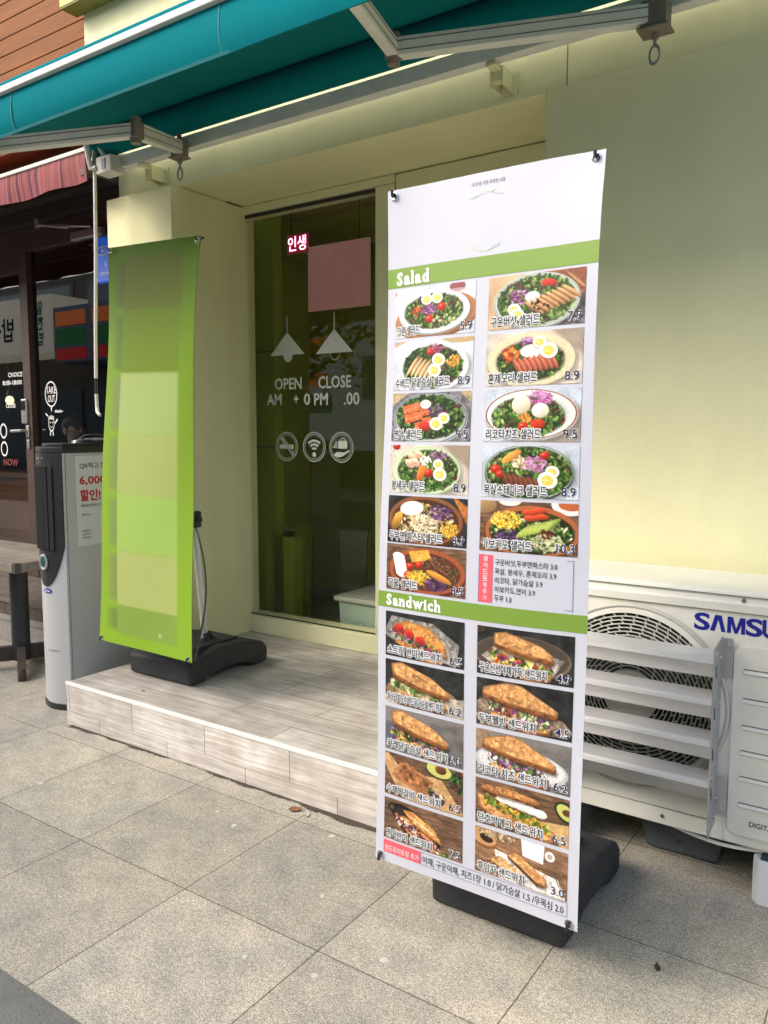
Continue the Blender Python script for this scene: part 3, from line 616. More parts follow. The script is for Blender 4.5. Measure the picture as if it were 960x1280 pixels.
def table_bg(p, kind):
    if kind == 'cool': p.fill((206, 214, 220)); p.tint(p.noise(3, .05)); p.poly([(0, 0), (70, 0), (0, 45)], (226, 228, 228), .6, 0, 12)
    elif kind == 'cloth': p.fill((210, 200, 184)); p.tint(p.noise(5, .06)); p.poly([(120, 0), (200, 0), (200, 60)], (150, 132, 108), .7, 0, 8)
    elif kind == 'tan': p.fill((214, 180, 136)); p.tint(p.noise(4, .06)); p.poly([(90, 0), (200, 0), (200, 55), (150, 30)], (150, 84, 52), .9, .1, 6); p.poly([(120, 60), (200, 40), (200, 100), (110, 100)], (92, 84, 92), .9, .25, 5)
    elif kind == 'blue': 
        p.fill((196, 208, 218)); 
        for i in range(-2, 9): p.line(i*26, 0, i*26+34, 100, 1, (150, 162, 174), .8)
        p.tint(p.noise(5, .04))
    elif kind == 'grey': p.fill((128, 124, 130)); p.tint(p.noise(10, .12)+p.noise(30, .08)); p.poly([(0, 0), (60, 0), (0, 34)], (202, 178, 128), .9, .1, 4); p.poly([(150, 0), (200, 0), (200, 40)], (200, 176, 130), .9, .1, 4)
    elif kind == 'dark': p.fill((52, 54, 52)); p.tint(p.noise(6, .2)+p.noise(30, .1))
    elif kind == 'wood': p.fill((122, 92, 68)); p.tint(p.noise(16, .14, .25, 1.4)+p.noise(40, .08, .3, 1)); [p.line(0, y, 200, y-6, 1.2, (60, 42, 30), .7) for y in (22, 55, 88)]
    elif kind == 'stone': p.fill((120, 116, 112)); p.tint(p.noise(5, .08)+p.noise(40, .05)); p.poly([(0, 40), (200, 10), (200, 0), (0, 0)], (150, 146, 142), .6, 0, 10)
def plate(p, x, y, rx, ry, c, rim=None, depth=3):
    p.ell(x+5, y+5, rx, ry, (70, 64, 60), .0, .45, 9); p.ell(x, y+depth, rx, ry, np.array(c)*.72); p.ell(x, y, rx, ry, c)
    if rim is not None: p.ell(x, y, rx*.985, ry*.975, rim); p.ell(x, y, rx*.955, ry*.94, c)
    p.ell(x, y+1, rx*.83, ry*.81, np.array(c)*.93, 0, 1, 3)
def salad(i):
    p = Paint()
    P = dict
    if i == 0:
        table_bg(p, 'cool'); p.ell(101, 60, 88, 40, (170, 112, 66), -.08, shade=.2); p.ell(101, 57, 86, 38, (196, 134, 82), -.08); plate(p, 96, 50, 76, 38, (222, 226, 228)); p.scatter(96, 50, 56, 27, 300, GREENS, 2, 6)
        p.ell(8, 13, 6, 6, (196, 70, 70)); p.ell(146, 12, 16, 9, (150, 60, 60), 0, .8); p.ell(146, 20, 26, 5, (210, 205, 205), 0, .6); p.egg(82, 28, 12); p.egg(104, 27, 12); p.scatter(60, 48, 10, 8, 22, [(220, 110, 50), (200, 80, 40)], 2, 4); p.strands(88, 46, 15, 10, 70, PURPLE); p.tomato(115, 44, 9); p.tomato(90, 63, 9); p.scatter(120, 68, 24, 10, 30, [(176, 196, 110), (90, 40, 50), (230, 220, 190)], 2, 4)
    elif i == 1:
        table_bg(p, 'cool'); p.ell(160, 5, 40, 10, (196, 170, 120)); p.poly([(0, 0), (60, 0), (0, 20)], (190, 160, 120), .8, 0, 4); plate(p, 100, 54, 74, 44, (222, 226, 230)); p.scatter(98, 54, 58, 34, 330, DGREEN+GREENS[:4], 2, 6); p.slices(56, 50, 6, 9, 2.5, 20, 4, (226, 186, 138), (176, 116, 70), -.9); p.strands(106, 22, 16, 8, 40, [(196, 60, 110), (220, 110, 150), (150, 40, 90)]); p.tomato(94, 28, 8); p.egg(112, 42, 14); p.egg(104, 60, 14); p.scatter(142, 46, 13, 10, 60, [(240, 170, 50), (226, 130, 40), (250, 200, 90)], 2, 3.5)
    elif i == 2:
        table_bg(p, 'grey'); plate(p, 96, 52, 80, 46, (196, 202, 202), (90, 110, 110)); p.scatter(96, 50, 66, 36, 380, DGREEN+GREENS[:4], 2, 6); 
        for (x, y) in ((48, 36), (66, 32), (52, 52), (70, 48), (88, 40), (76, 66), (92, 58)): p.poly([(x-11, y-6), (x+8, y-9), (x+12, y+5), (x-8, y+9)], (236, 116, 66), 1, .1); p.line(x-8, y+3, x+9, y-2, 1.4, (250, 170, 120))
        p.ell(88, 66, 14, 9, (214, 60, 46), .2, shade=.4); p.strands(110, 38, 16, 12, 50, [(98, 56, 120), (130, 80, 150), (70, 36, 90)]); p.ell(88, 27, 12, 8, (240, 230, 214)); p.egg(128, 52, 12); p.egg(112, 62, 14)
    elif i == 3:
        table_bg(p, 'cloth'); p.tomato(26, 8, 9); p.scatter(16, 18, 20, 12, 20, [(60, 60, 40)], .6, 1.2); plate(p, 92, 52, 74, 44, (206, 222, 184), (190, 210, 160)); p.scatter(96, 52, 58, 34, 330, GREENS, 2, 6)
        for (x, y) in ((64, 28), (78, 24), (58, 40), (70, 38)): p.ell(x, y, 12, 7, (238, 190, 160), .5, shade=.3); p.line(x-7, y, x+7, y+2, 1.3, (220, 130, 90))
        p.strands(118, 24, 16, 8, 40, PURPLE); p.ell(84, 56, 8, 18, (232, 130, 56), .35, shade=.3); p.tomato(100, 56, 9); p.scatter(92, 34, 12, 8, 30, [(246, 240, 226), (236, 226, 200)], 2, 4); p.egg(120, 40, 11); p.egg(124, 58, 14)
    elif i == 4:
        table_bg(p, 'dark'); p.poly([(150, 0), (200, 30), (200, 80)], (206, 130, 60), .9, .1, 3); p.ell(94, 52, 82, 48, (92, 56, 34)); p.ell(94, 49, 80, 45, (150, 96, 58)); p.ell(94, 50, 72, 39, (90, 58, 38)); p.scatter(94, 52, 66, 34, 300, [(214, 190, 130), (190, 160, 96), (240, 226, 180), (120, 140, 60)], 2, 5); p.ell(66, 28, 26, 13, (240, 236, 222), -.1); p.strands(128, 34, 26, 14, 120, [(84, 48, 108), (124, 78, 150), (60, 30, 80)]); p.ell(34, 52, 10, 18, (200, 150, 60), .5, shade=.4); p.scatter(148, 62, 16, 14, 90, [(240, 190, 60), (226, 160, 40)], 2, 3.2); p.strands(92, 54, 30, 16, 160, [(238, 226, 190), (220, 200, 150), (246, 240, 216)]); p.line(186, 15, 196, 60, 3, (200, 200, 200))
    elif i == 5:
        table_bg(p, 'wood'); p.ell(100, 56, 84, 44, (104, 52, 30)); p.ell(100, 52, 82, 42, (176, 96, 58)); p.ell(100, 53, 72, 35, (110, 60, 40)); p.scatter(100, 54, 66, 31, 260, [(110, 90, 60), (90, 110, 50), (60, 80, 40)], 2, 5)
        for k in range(6): p.ell(40+1.5*k, 30+6*k, 14, 8, (244, 240, 230), .2, shade=.25)
        p.poly([(62, 18), (104, 12), (112, 30), (70, 38)], (232, 176, 70), 1, .1); p.tomato(66, 46, 9); p.tomato(86, 42, 9); p.tomato(62, 62, 10); p.scatter(120, 42, 30, 16, 220, [(120, 66, 52), (92, 48, 40), (170, 110, 90)], 1.2, 2.6); p.scatter(84, 66, 26, 14, 200, [(244, 206, 76), (230, 180, 50)], 1.6, 3); p.strands(124, 74, 24, 12, 110, [(84, 48, 108), (124, 78, 150), (60, 30, 80)]); p.ell(128, 60, 28, 6, (230, 150, 60), .35, shade=.3)
    elif i == 6:
        table_bg(p, 'tan'); plate(p, 98, 50, 76, 44, (214, 220, 214), (150, 176, 160)); p.scatter(98, 50, 62, 36, 380, GREENS, 2, 6); p.ell(120, 24, 14, 6, (206, 60, 40), .1, shade=.3); p.strands(70, 42, 18, 12, 70, PURPLE); p.ell(92, 44, 13, 9, (238, 236, 240)); p.slices(96, 62, 8, 9, -3, 20, 4, (206, 158, 104), (140, 88, 52), .55); p.scatter(100, 60, 20, 10, 8, [(50, 30, 36)], 3, 4); p.egg(60, 62, 12); p.egg(66, 70, 12); p.line(150, 10, 186, 40, 4, (190, 150, 110))
    elif i == 7:
        table_bg(p, 'cloth'); plate(p, 92, 52, 78, 44, (222, 212, 172)); p.ell(92, 56, 58, 32, (200, 190, 150), 0, .6, 6); p.scatter(92, 54, 54, 30, 300, DGREEN+GREENS[:4], 2, 5); p.scatter(58, 40, 14, 14, 20, [(226, 96, 46), (236, 140, 50), (206, 60, 40)], 4, 7); p.strands(84, 22, 10, 7, 40, PURPLE); p.ell(96, 38, 22, 11, (242, 238, 224)); p.slices(70, 62, 8, 9, -1, 15, 4.4, (206, 112, 82), (150, 66, 46), 1.0); p.egg(108, 24, 12); p.egg(124, 38, 16); p.line(172, 10, 186, 34, 2.2, (150, 150, 150)); [p.line(168+4*k, 6, 172+4*k, 18, 1.2, (150, 150, 150)) for k in range(4)]
    elif i == 8:
        table_bg(p, 'blue'); p.ell(120, 62, 80, 42, (150, 120, 84), .1, .55, 10); plate(p, 96, 48, 82, 42, (224, 230, 220), (150, 60, 56)); p.scatter(92, 52, 58, 30, 330, GREENS, 2, 6); p.strands(112, 22, 22, 11, 110, [(206, 100, 180), (226, 150, 206), (170, 70, 150)]); p.ell(80, 32, 17, 15, (240, 222, 190), 0, shade=.25); p.ell(114, 42, 15, 12, (246, 236, 210), 0, shade=.25); p.scatter(88, 54, 12, 7, 30, [(236, 150, 60)], 2, 4); p.ell(110, 64, 13, 8, (216, 62, 36), 0, shade=.3); p.tomato(84, 68, 9)
    elif i == 9:
        table_bg(p, 'blue'); p.ell(84, 58, 82, 46, (180, 190, 190)); plate(p, 96, 50, 78, 46, (86, 104, 92), (206, 212, 204)); p.scatter(96, 50, 68, 38, 380, GREENS, 2, 6); p.ell(66, 24, 20, 7, (238, 160, 70), -.5, shade=.3); p.tomato(38, 46, 10); p.tomato(46, 54, 8); p.scatter(80, 34, 12, 9, 26, [(240, 222, 180), (226, 200, 150)], 3, 6); p.strands(108, 36, 20, 13, 120, [(210, 140, 190), (230, 180, 214), (170, 80, 150)]); p.slices(56, 64, 8, 9, 1.5, 15, 5, (134, 78, 52), (80, 42, 30), 1.2); p.tomato(124, 22, 8); p.egg(138, 48, 12); p.egg(130, 62, 17)
    else:
        table_bg(p, 'wood'); p.ell(170, 8, 32, 18, (236, 232, 226)); p.ell(172, 8, 22, 10, (206, 110, 60)); p.ell(20, 14, 22, 14, (176, 138, 92), 0, shade=.2); p.ell(66, 6, 20, 8, (230, 226, 216)); p.ell(104, 60, 84, 46, (120, 66, 36)); p.ell(104, 56, 82, 44, (190, 112, 64)); p.ell(104, 57, 73, 37, (90, 54, 34)); p.scatter(104, 58, 66, 32, 260, GREENS+[(220, 214, 180)], 2, 5); p.scatter(60, 38, 28, 15, 260, [(246, 208, 70), (234, 180, 46), (250, 222, 110)], 2, 3.2); [p.ell(100+x, 24+y, 13, 5, (216, 78, 40), .05, shade=.4) for x, y in ((0, 0), (18, -4), (4, 9), (22, 6))]; p.strands(64, 68, 24, 14, 120, [(84, 48, 108), (124, 78, 150), (60, 30, 80)]); p.slices(92, 56, 8, 7, -2, 17, 4.6, (166, 182, 86), (96, 126, 48), -.7); p.strands(132, 72, 28, 14, 130, [(226, 220, 170), (190, 196, 120), (240, 236, 210)]); p.scatter(130, 58, 12, 8, 40, [(120, 60, 40), (90, 40, 30)], 1.5, 3)
    p.tint(p.noise(60, .035)); return p.A
def chaikin(P, n=2):
    for _ in range(n):
        Q = []
        for i in range(len(P)):
            a, b = np.array(P[i], float), np.array(P[(i+1) % len(P)], float); Q += [a*.94+b*.06, a*.06+b*.94]
        P = Q
    return P
def bread(p, pts, h, c=(206, 150, 92), crust=(150, 92, 46)):
    q = [(x, y+h) for x, y in pts]
    pts, q = chaikin(pts, 1), chaikin(q, 1); cx, cy = np.mean(pts, 0); sh_ = [(x+3, y+4) for x, y in q]
    p.poly(sh_, (30, 22, 16), .45, 0, 5); p.poly(q, np.array(crust)*.8, 1, .16); p.poly([(x, y-h*.3) for x, y in q], crust, 1, .16); p.poly(pts, np.array(c)*.86, 1, .08)
    p.poly([(cx+(x-cx)*.93, cy+(y-cy)*.88-.3) for x, y in pts], np.array(c)*1.12, .9, .16, 2); p.scatter(cx, cy, 34, 9, 60, [(176, 112, 62), (232, 192, 132), (150, 92, 50)], .6, 1.8)
def fill_layer(p, x0, x1, y0, y1, cols, n=150):
    for _ in range(n):
        t_ = RNG.uniform(); x = x0+(x1-x0)*t_; y = y0+(y1-y0)*t_+RNG.normal()*4.2; z = RNG.uniform(2, 6); p.ell(x, y, z, z*.6, np.array(cols[RNG.integers(len(cols))])*RNG.uniform(.7, 1.15), RNG.uniform(0, 3), .95, shade=.35)
def sandwich(i):
    p = Paint(184, 92); LET = [(92, 132, 50), (130, 164, 80), (60, 92, 36)]; PUR = [(120, 52, 110), (160, 90, 150)]
    if i in (0,):
        table_bg(p, 'dark'); p.poly([(6, 50), (26, 14), (120, 18), (176, 50), (170, 92), (120, 84)], (150, 146, 138), 1, .16); p.poly([(14, 56), (60, 22), (150, 50), (160, 88), (110, 80)], (176, 170, 160), .7, .2); bread(p, [(34, 62), (44, 58), (130, 80), (140, 94), (110, 94)], 3, (202, 140, 74)); bread(p, [(36, 28), (60, 20), (110, 26), (146, 54), (150, 78), (120, 66), (70, 44)], 3, (206, 140, 70), (160, 92, 40)); fill_layer(p, 30, 138, 40, 78, LET+PUR+[(206, 60, 46), (214, 90, 60)], 170); [p.ell(44+24*k, 36+9*k, 11, 8, (200, 54, 44), .3, shade=.3) for k in range(3)]
    elif i in (1, 2):
        table_bg(p, 'dark' if i == 1 else 'stone'); 
        if i == 1: p.poly([(0, 70), (60, 92), (0, 100)], (206, 196, 180), 1, .1); p.ell(94, 68, 84, 30, (100, 76, 54)); p.ell(94, 65, 80, 27, (156, 124, 88)); p.poly([(150, 60), (200, 55), (200, 100), (140, 100)], (200, 192, 176), .8, .1)
        else: p.ell(80, 60, 84, 30, (96, 108, 118), 0, 1, 6)
        bread(p, [(36, 66), (60, 58), (150, 72), (152, 80), (110, 90), (40, 74)], 4); fill_layer(p, 28, 142, 54, 68, LET+([(236, 214, 180), (226, 196, 160)] if i == 1 else PUR+[(236, 190, 90)]), 190)
        bread(p, [(26, 14), (50, 8), (120, 28), (158, 52), (150, 58), (90, 50), (30, 34)], 7)
    elif i == 3:
        table_bg(p, 'wood'); p.poly([(0, 12), (20, 8), (60, 40), (140, 30), (190, 92), (60, 92), (30, 60)], (206, 164, 110), 1, .07); p.ell(3, 14, 5, 3.5, (60, 44, 36)); p.poly([(48, 22), (64, 18), (124, 42), (118, 70), (94, 74), (28, 52)], (186, 128, 80), 1, .16); p.poly([(56, 26), (64, 24), (116, 44), (110, 64), (96, 66), (40, 48)], (176, 116, 70), 1, .2); fill_layer(p, 116, 146, 64, 74, LET+PUR+[(236, 226, 200)], 90); p.ell(136, 16, 30, 17, (60, 70, 36), .1); p.ell(136, 15, 27, 14, (206, 206, 110), .1); p.ell(140, 13, 12, 9, (120, 76, 40), 0, shade=.4); p.scatter(176, 30, 18, 20, 60, DGREEN, 3, 6)
    elif i == 4:
        table_bg(p, 'wood'); p.ell(84, 50, 62, 27, (30, 30, 32), .5); p.ell(86, 52, 54, 22, (52, 50, 48), .5); p.ell(30, 24, 9, 9, (30, 30, 32)); p.ell(30, 24, 5, 5, (110, 84, 64)); bread(p, [(38, 40), (60, 34), (120, 62), (146, 88), (126, 92), (80, 76)], 3, (206, 142, 74)); fill_layer(p, 40, 138, 44, 84, [(240, 232, 214), (80, 50, 50), (226, 130, 90), (110, 60, 90)], 140); bread(p, [(56, 22), (80, 20), (128, 44), (144, 70), (120, 62), (76, 42)], 2, (216, 150, 80)); p.line(70, 30, 130, 56, 4, (240, 226, 200), .8); p.scatter(150, 92, 14, 6, 20, LET, 2, 4)
    elif i in (5, 6, 7):
        table_bg(p, 'dark' if i < 7 else 'stone')
        if i == 5: p.ell(94, 54, 88, 38, (130, 112, 92)); p.ell(94, 52, 84, 35, (90, 80, 68)); p.poly([(20, 60), (60, 26), (170, 50), (150, 80), (70, 88)], (196, 190, 178), .85, .2); p.ell(14, 10, 14, 9, (80, 60, 44))
        elif i == 6: p.poly([(0, 60), (30, 36), (170, 60), (190, 80), (120, 98), (20, 92)], (140, 122, 104), 1, .2)
        else: p.ell(96, 60, 86, 32, (196, 196, 196)); p.ell(96, 58, 80, 28, (220, 220, 218)); p.poly([(0, 0), (40, 6), (34, 40), (0, 46)], (176, 140, 110), .9, .1)
        bread(p, [(36, 68), (60, 60), (150, 74), (146, 86), (110, 92), (44, 78)], 4)
        fill_layer(p, 36, 146, 54, 72, {5: LET+PUR+[(216, 70, 40), (240, 220, 120)], 6: LET+[(240, 236, 210), (214, 96, 60), (246, 240, 200)]+PUR, 7: PUR*2+LET+[(246, 244, 236), (240, 236, 226)]}[i], 210)
        if i == 5: p.poly([(42, 36), (120, 54), (112, 74), (100, 56), (60, 48)], (244, 226, 140), 1, .03)
        bread(p, [(44, 16), (66, 12), (130, 30), (152, 46), (148, 54), (90, 46), (44, 34)] if i == 5 else [(24, 22), (70, 8), (96, 10), (162, 46), (158, 54), (80, 46), (24, 34)], 7)
    elif i == 8:
        table_bg(p, 'wood'); p.poly([(110, 60), (200, 50), (200, 100), (120, 100)], (206, 170, 110), 1, .06); bread(p, [(12, 34), (40, 40), (160, 70), (168, 84), (150, 92), (60, 80), (20, 60)], 4, (206, 150, 90)); fill_layer(p, 30, 150, 42, 72, [(238, 190, 60), (226, 170, 46), (120, 150, 60), (70, 100, 40)], 200); [p.ell(66+17*k, 36+2.2*k, 13, 8, (246, 242, 232), .1, shade=.2) for k in range(5)]; bread(p, [(30, 16), (70, 14), (130, 22), (134, 30), (60, 28), (20, 24)], 4, (190, 130, 76)); p.ell(180, 30, 22, 16, (44, 56, 30), .6); p.ell(180, 30, 18, 12, (200, 204, 110), .6); p.ell(182, 30, 8, 6, (110, 66, 40)); p.line(90, 78, 120, 88, 8, (110, 150, 70))
    else:
        table_bg(p, 'wood'); p.tint(np.full((p.h, p.w), .25)); p.poly([(50, 40), (170, 60), (184, 92), (60, 92)], (226, 222, 214), 1, .12); p.ell(28, 26, 28, 18, (150, 96, 52), .2); p.ell(28, 23, 26, 15, (206, 158, 104), .2); p.ell(34, 24, 13, 8, (60, 40, 32), .2); p.scatter(54, 12, 34, 10, 60, [(206, 186, 150), (180, 160, 120)], 2, 4); p.poly([(100, 2), (144, 6), (142, 40), (104, 36)], (238, 238, 240), 1, 0); p.ell(122, 4, 22, 4, (220, 220, 222)); p.ell(154, 22, 9, 9, (238, 238, 240)); p.ell(154, 22, 5, 5, (190, 170, 140)); bread(p, [(40, 62), (60, 50), (110, 74), (96, 84)], 4, (214, 166, 110)); bread(p, [(74, 42), (92, 34), (150, 66), (146, 78), (130, 78)], 5, (216, 160, 98)); p.line(80, 50, 136, 82, 3, (50, 40, 36)); [p.line(160+5*k, 46, 172+5*k, 70, 1.6, (60, 60, 60)) for k in range(3)]
    p.tint(p.noise(60, .04)); return p.A

# ---- menu banner
S = Sheet([(-1.176, 2.021), (-.610, 2.023), (-.622, .206), (-1.219, .206)], 1.75, .016, .003)
t = thing('banner_stand', (-.93, 2.17, 0), 'tall white menu banner of salad and sandwich photos on a black weighted base', 'banner', 'banner stands')
banner_w = M('white_pvc', (.61, .635, .71), .42, var=.02, vscale=3, trans=.12)
sh = sheet_mesh(S, 12, 40).build('banner_sheet', banner_w, t, ang=60)
ugreen = M('leaf_green_ink', srgb(118, 152, 58), .42)
patch(S, 0, 1, .1082, .1350, .0008, 14, 2).build('header_band', ugreen, sh, ang=0)
patch(S, 0, 1, .5740, .5972, .0008, 14, 2).build('header_band', ugreen, sh, ang=0)
BW, BH = .583, 1.816
def F2(off): return lambda x, y: S.at(x/BW, 1-y/BH, off)       # metres on the sheet, y up from its foot
def vv(v): return BH*(1-v)
cols = ((.0462, .4680), (.5300, .9530)); srow = (.1385, .2118, .2845, .3580, .4310, .5015); wrow = (.6030, .6762, .7500, .8220, .8955)
items = [[('그린 샐러드', '5.9', .30), ('수비드 닭가슴살 샐러드', '8.9', .70), ('연어 샐러드', '9.5', .38), ('왕새우 샐러드', '8.9', .44), ('두부면 파스타 샐러드', '8.9', .68), ('곡물 샐러드', '8.5', .38)],
         [('구운버섯 샐러드', '7.9', .52), ('훈제오리 샐러드', '8.9', .52), ('리코타치즈 샐러드', '9.5', .58), ('목살스테이크 샐러드', '8.9', .66), ('아보카도 샐러드', '10.3', .52)]]
sand = [[('스트릿 반미샌드위치', '6.5', .70), ('파스타치오수비드닭가슴살샌드위치', '6.2', .72), ('카레닭가슴살 샌드위치', '6.0', .78), ('수제떡갈비 샌드위치', '6.5', .70), ('연어반미 샌드위치', '7.5', .60)],
        [('구운신선야채가득 샌드위치', '4.9', .70), ('두부웰빙 샌드위치', '4.5', .60), ('리코타 치즈 샌드위치', '6.2', .72), ('단호박에그 샌드위치', '6.5', .70), ('흑임자 샌드위치', '3.0', .52)]]
white_ink = M('white_ink', (.72, .73, .75), .45); cap_ink = M('dark_green_ink', srgb(20, 42, 28), .45); price_ink = M('navy_ink', srgb(20, 24, 66), .45)
def caption(u0, u1, v0, v1, name, pr, wf_, first):
    x0, x1 = u0*BW, u1*BW; W = x1-x0; yb = vv(v1)
    f1, f2 = F2(.0022), F2(.0027); h = .0245; y0 = yb+.006
    halo, ink, phalo, price = MB(), MB(), MB(), MB()
    put_halo(halo, name, x0+.008, y0, h, .0016, .0025, width=W*wf_, bold=.01); put_text(ink, name, x0+.008, y0, h, F2(.0029), bold=.007, width=W*wf_, res=2)
    put_halo(phalo, pr, x1-.007, y0+.002, .020, .0016, .0018, align='r', bold=.01); put_text(price, pr, x1-.007, y0+.002, .0205, F2(.0029), bold=.006, align='r', res=2)
    halo.build('caption_outline', white_ink, sh, ang=0, recalc=False); phalo.build('price_outline', white_ink, sh, ang=0, recalc=False)
    ink.build('caption', cap_ink, sh, ang=0, recalc=False); price.build('price', price_ink, sh, ang=0, recalc=False)
n = 0
for ci, (u0, u1) in enumerate(cols):
    for k, (nm, pr, wf_) in enumerate(items[ci]):
        v0, v1 = srow[k], srow[k]+.0680
        picture(S, salad(k if ci == 0 else 6+k), u0, u1, v0, v1, .0010, 'menu_photo', sh, white_print); caption(u0, u1, v0, v1, nm, pr, wf_, 0)
    for k, (nm, pr, wf_) in enumerate(sand[ci]):
        v0, v1 = wrow[k], wrow[k]+(.0675 if (ci, k) != (0, 4) else .0655)
        picture(S, sandwich(k+5*ci), u0, u1, v0, v1, .0010, 'menu_photo', sh, white_print); caption(u0, u1, v0, v1, nm, pr, wf_, 1)
# headings with slab serifs
hd = MB()
def heading(s, x, v, h):
    f_ = F2(.0018); y = vv(v); V, F = text_geo(s, .045); sx = h/.73; pen = x
    for ch in s:
        V0, _ = text_geo(ch, .045); 
        wch = (V0[:, 0].max()-V0[:, 0].min())*sx*.94; top = V0[:, 1].max()
        T0, F0 = V0, text_geo(ch, .045)[1]; lo = V0[:, 0].min()
        hd.add([f_(pen+(p[0]-lo)*sx*.94, y+p[1]*sx) for p in T0], F0)
        def slab(a, b, yy, hh=.10*h): poly(hd, [(pen+a*wch, y+yy), (pen+b*wch, y+yy), (pen+b*wch, y+yy+hh), (pen+a*wch, y+yy+hh)], f_)
        if ch in 'lih': slab(-.22 if ch != 'h' else -.08, 1.22 if ch != 'h' else .42, -.02*h)
        if ch == 'n': slab(-.08, .42, -.02*h); slab(.58, 1.1, -.02*h); slab(-.12, .2, .60*h)
        if ch == 'h': slab(.58, 1.1, -.02*h); slab(-.14, .2, .95*h)
        if ch == 'l': slab(-.4, .5, .95*h)
        if ch == 'd': slab(.5, .9, .95*h); slab(.7, 1.14, -.02*h)
        if ch == 'a': slab(.7, 1.18, -.02*h)
        if ch == 'i': slab(-.4, .5, .60*h)
        if ch == 'w': slab(-.06, .25, .60*h); slab(.38, .62, .60*h); slab(.8, 1.06, .60*h)
        pen += wch + .13*h
    return pen
for a_ in (('Salad', .0300, .1312, .0315), ('Sandwich', .0285, .5930, .0290)):
    hd = MB(); heading(*a_); hd.build('heading', M('heading_white_ink', (.84, .86, .84), .45), sh, ang=0)
# topping boxes, fine print, leaf emblem
red_ink = M('coral_ink', srgb(222, 92, 104), .45); bk_ink = M('black_ink', srgb(48, 50, 60), .45)
def line_of(name, m, *a, **k):
    b = MB(); put_text(b, *a, **k); b.build(name, m, sh, ang=0, recalc=False)
def outline(*a):
    b = MB(); rrect(b, *a); b.build('outline', M('grey_blue_ink', srgb(110, 116, 150), .45), sh, ang=0)
def rrect(mb, x0, x1, y0, y1, th, f_):
    for a in ((x0, x1, y0, y0+th), (x0, x1, y1-th, y1), (x0, x0+th, y0+th, y1-th), (x1-th, x1, y0+th, y1-th)): poly(mb, [(a[0], a[2]), (a[1], a[2]), (a[1], a[3]), (a[0], a[3])], f_)
u0, u1, v0, v1 = .529, .940, .5045, .5700
patch(S, u0, .5945, v0, v1, .0009, 2, 6).build('topping_tab', red_ink, sh, ang=0)
outline(u0*BW, u1*BW, vv(v1), vv(v0), .0014, F2(.0012))
b = MB()
for k, ch in enumerate('샐러드토핑추가'): put_text(b, ch, (u0+.5945)/2*BW, vv(v0)-.0165*(k+1)+.001, .0125, F2(.0020), bold=.01, align='c')
b.build('tab_lettering', white_ink, sh, ang=0)
for k, (a, wd) in enumerate((('구운버섯,두부면파스타 3.0', .80), ('목살, 왕새우, 훈제오리 3.9', .79), ('리코타, 닭가슴살 3.9', .62), ('아보카도,연어 3.9', .53), ('두부 1.0', .23))):
    line_of('fine_print', bk_ink, a, .605*BW, vv(v0+.0125+.0123*k)-.002, .0165, F2(.0012), bold=.006, width=wd*.335*BW)
patch(S, .046, .2540, .9645, .9845, .0009, 4, 2).build('topping_tab', red_ink, sh, ang=0)
line_of('tab_lettering', white_ink, '샌드위치토핑 추가', .055*BW, vv(.9815), .018, F2(.0020), bold=.008, width=.19*BW)
outline(.2540*BW, .955*BW, vv(.9845), vv(.9645), .0012, F2(.0012))
line_of('fine_print', bk_ink, '야채, 구운야채, 치즈1장 1.0 / 닭가슴살 1.5 /우목심 2.0', .264*BW, vv(.9825), .0235, F2(.0012), bold=.006, width=.675*BW)
line_of('fine_print', bk_ink, '내 인생 가장 푸릇한 시절', .43*BW, vv(.0165), .0095, F2(.0010), bold=.0, width=.155*BW)
for sgn, cv in ((1, .0265), (-1, .0975)):
    lf = MB()
    for k in range(-3, 4):
        a = k*.16; cx = .5*BW+.042*math.sin(a*2.2); cy = vv(cv)+sgn*(.006-.012*abs(k)/3)
        r_ = a*-1.2*sgn+ (0.5 if k > 0 else -0.5); l, w_ = .0105, .0028
        poly(lf, [(cx+l*x*math.cos(r_)-w_*y*math.sin(r_), cy+l*x*math.sin(r_)+w_*y*math.cos(r_)) for x, y in ((-1, 0), (-.4, .8), (.3, .9), (1, 0), (.3, -.9), (-.4, -.8))], F2(.0010))
    lf.build('leaf_emblem', M('pale_leaf_ink', srgb(196, 210, 200), .45), sh, ang=0)
stand(t, S, -1.145, -.728, 1.94, 2.43, 0, (-.93, 1.86, 1.98))

# ---- green banner
S2 = Sheet([(-3.070, 2.228), (-2.488, 2.207), (-2.582, .404), (-3.238, .410)], 2.32, .02, .012)
t = thing('banner_stand', (-3.0, 2.74, PL), 'narrow green gradient banner on a black weighted base standing on the platform', 'banner', 'banner stands')
H_, W_ = 200, 66; img = np.zeros((H_, W_, 3)); yy, xx = np.mgrid[0:H_, 0:W_]; yy = yy/(H_-1); xx = xx/(W_-1)
def sm_(a, b, x): q = np.clip((x-a)/(b-a), 0, 1); return q*q*(3-2*q)
stops = [(0, (112, 150, 30)), (.25, (128, 168, 44)), (.6, (146, 186, 54)), (1, (150, 196, 46))]
for (p0, c0), (p1, c1) in zip(stops, stops[1:]):
    q = np.clip((yy-p0)/(p1-p0), 0, 1)[..., None]; mk = ((yy >= p0) & (yy <= p1))[..., None]; img = np.where(mk, np.array(c0)*(1-q)+np.array(c1)*q, img)
blocks = [(.03, .155, (122, 136, 52)), (.155, .305, (124, 152, 44)), (.305, .455, (178, 200, 120)), (.455, .605, (182, 196, 112)), (.605, .75, (172, 210, 102)), (.75, .893, (188, 200, 116)), (.893, .97, (142, 176, 74))]
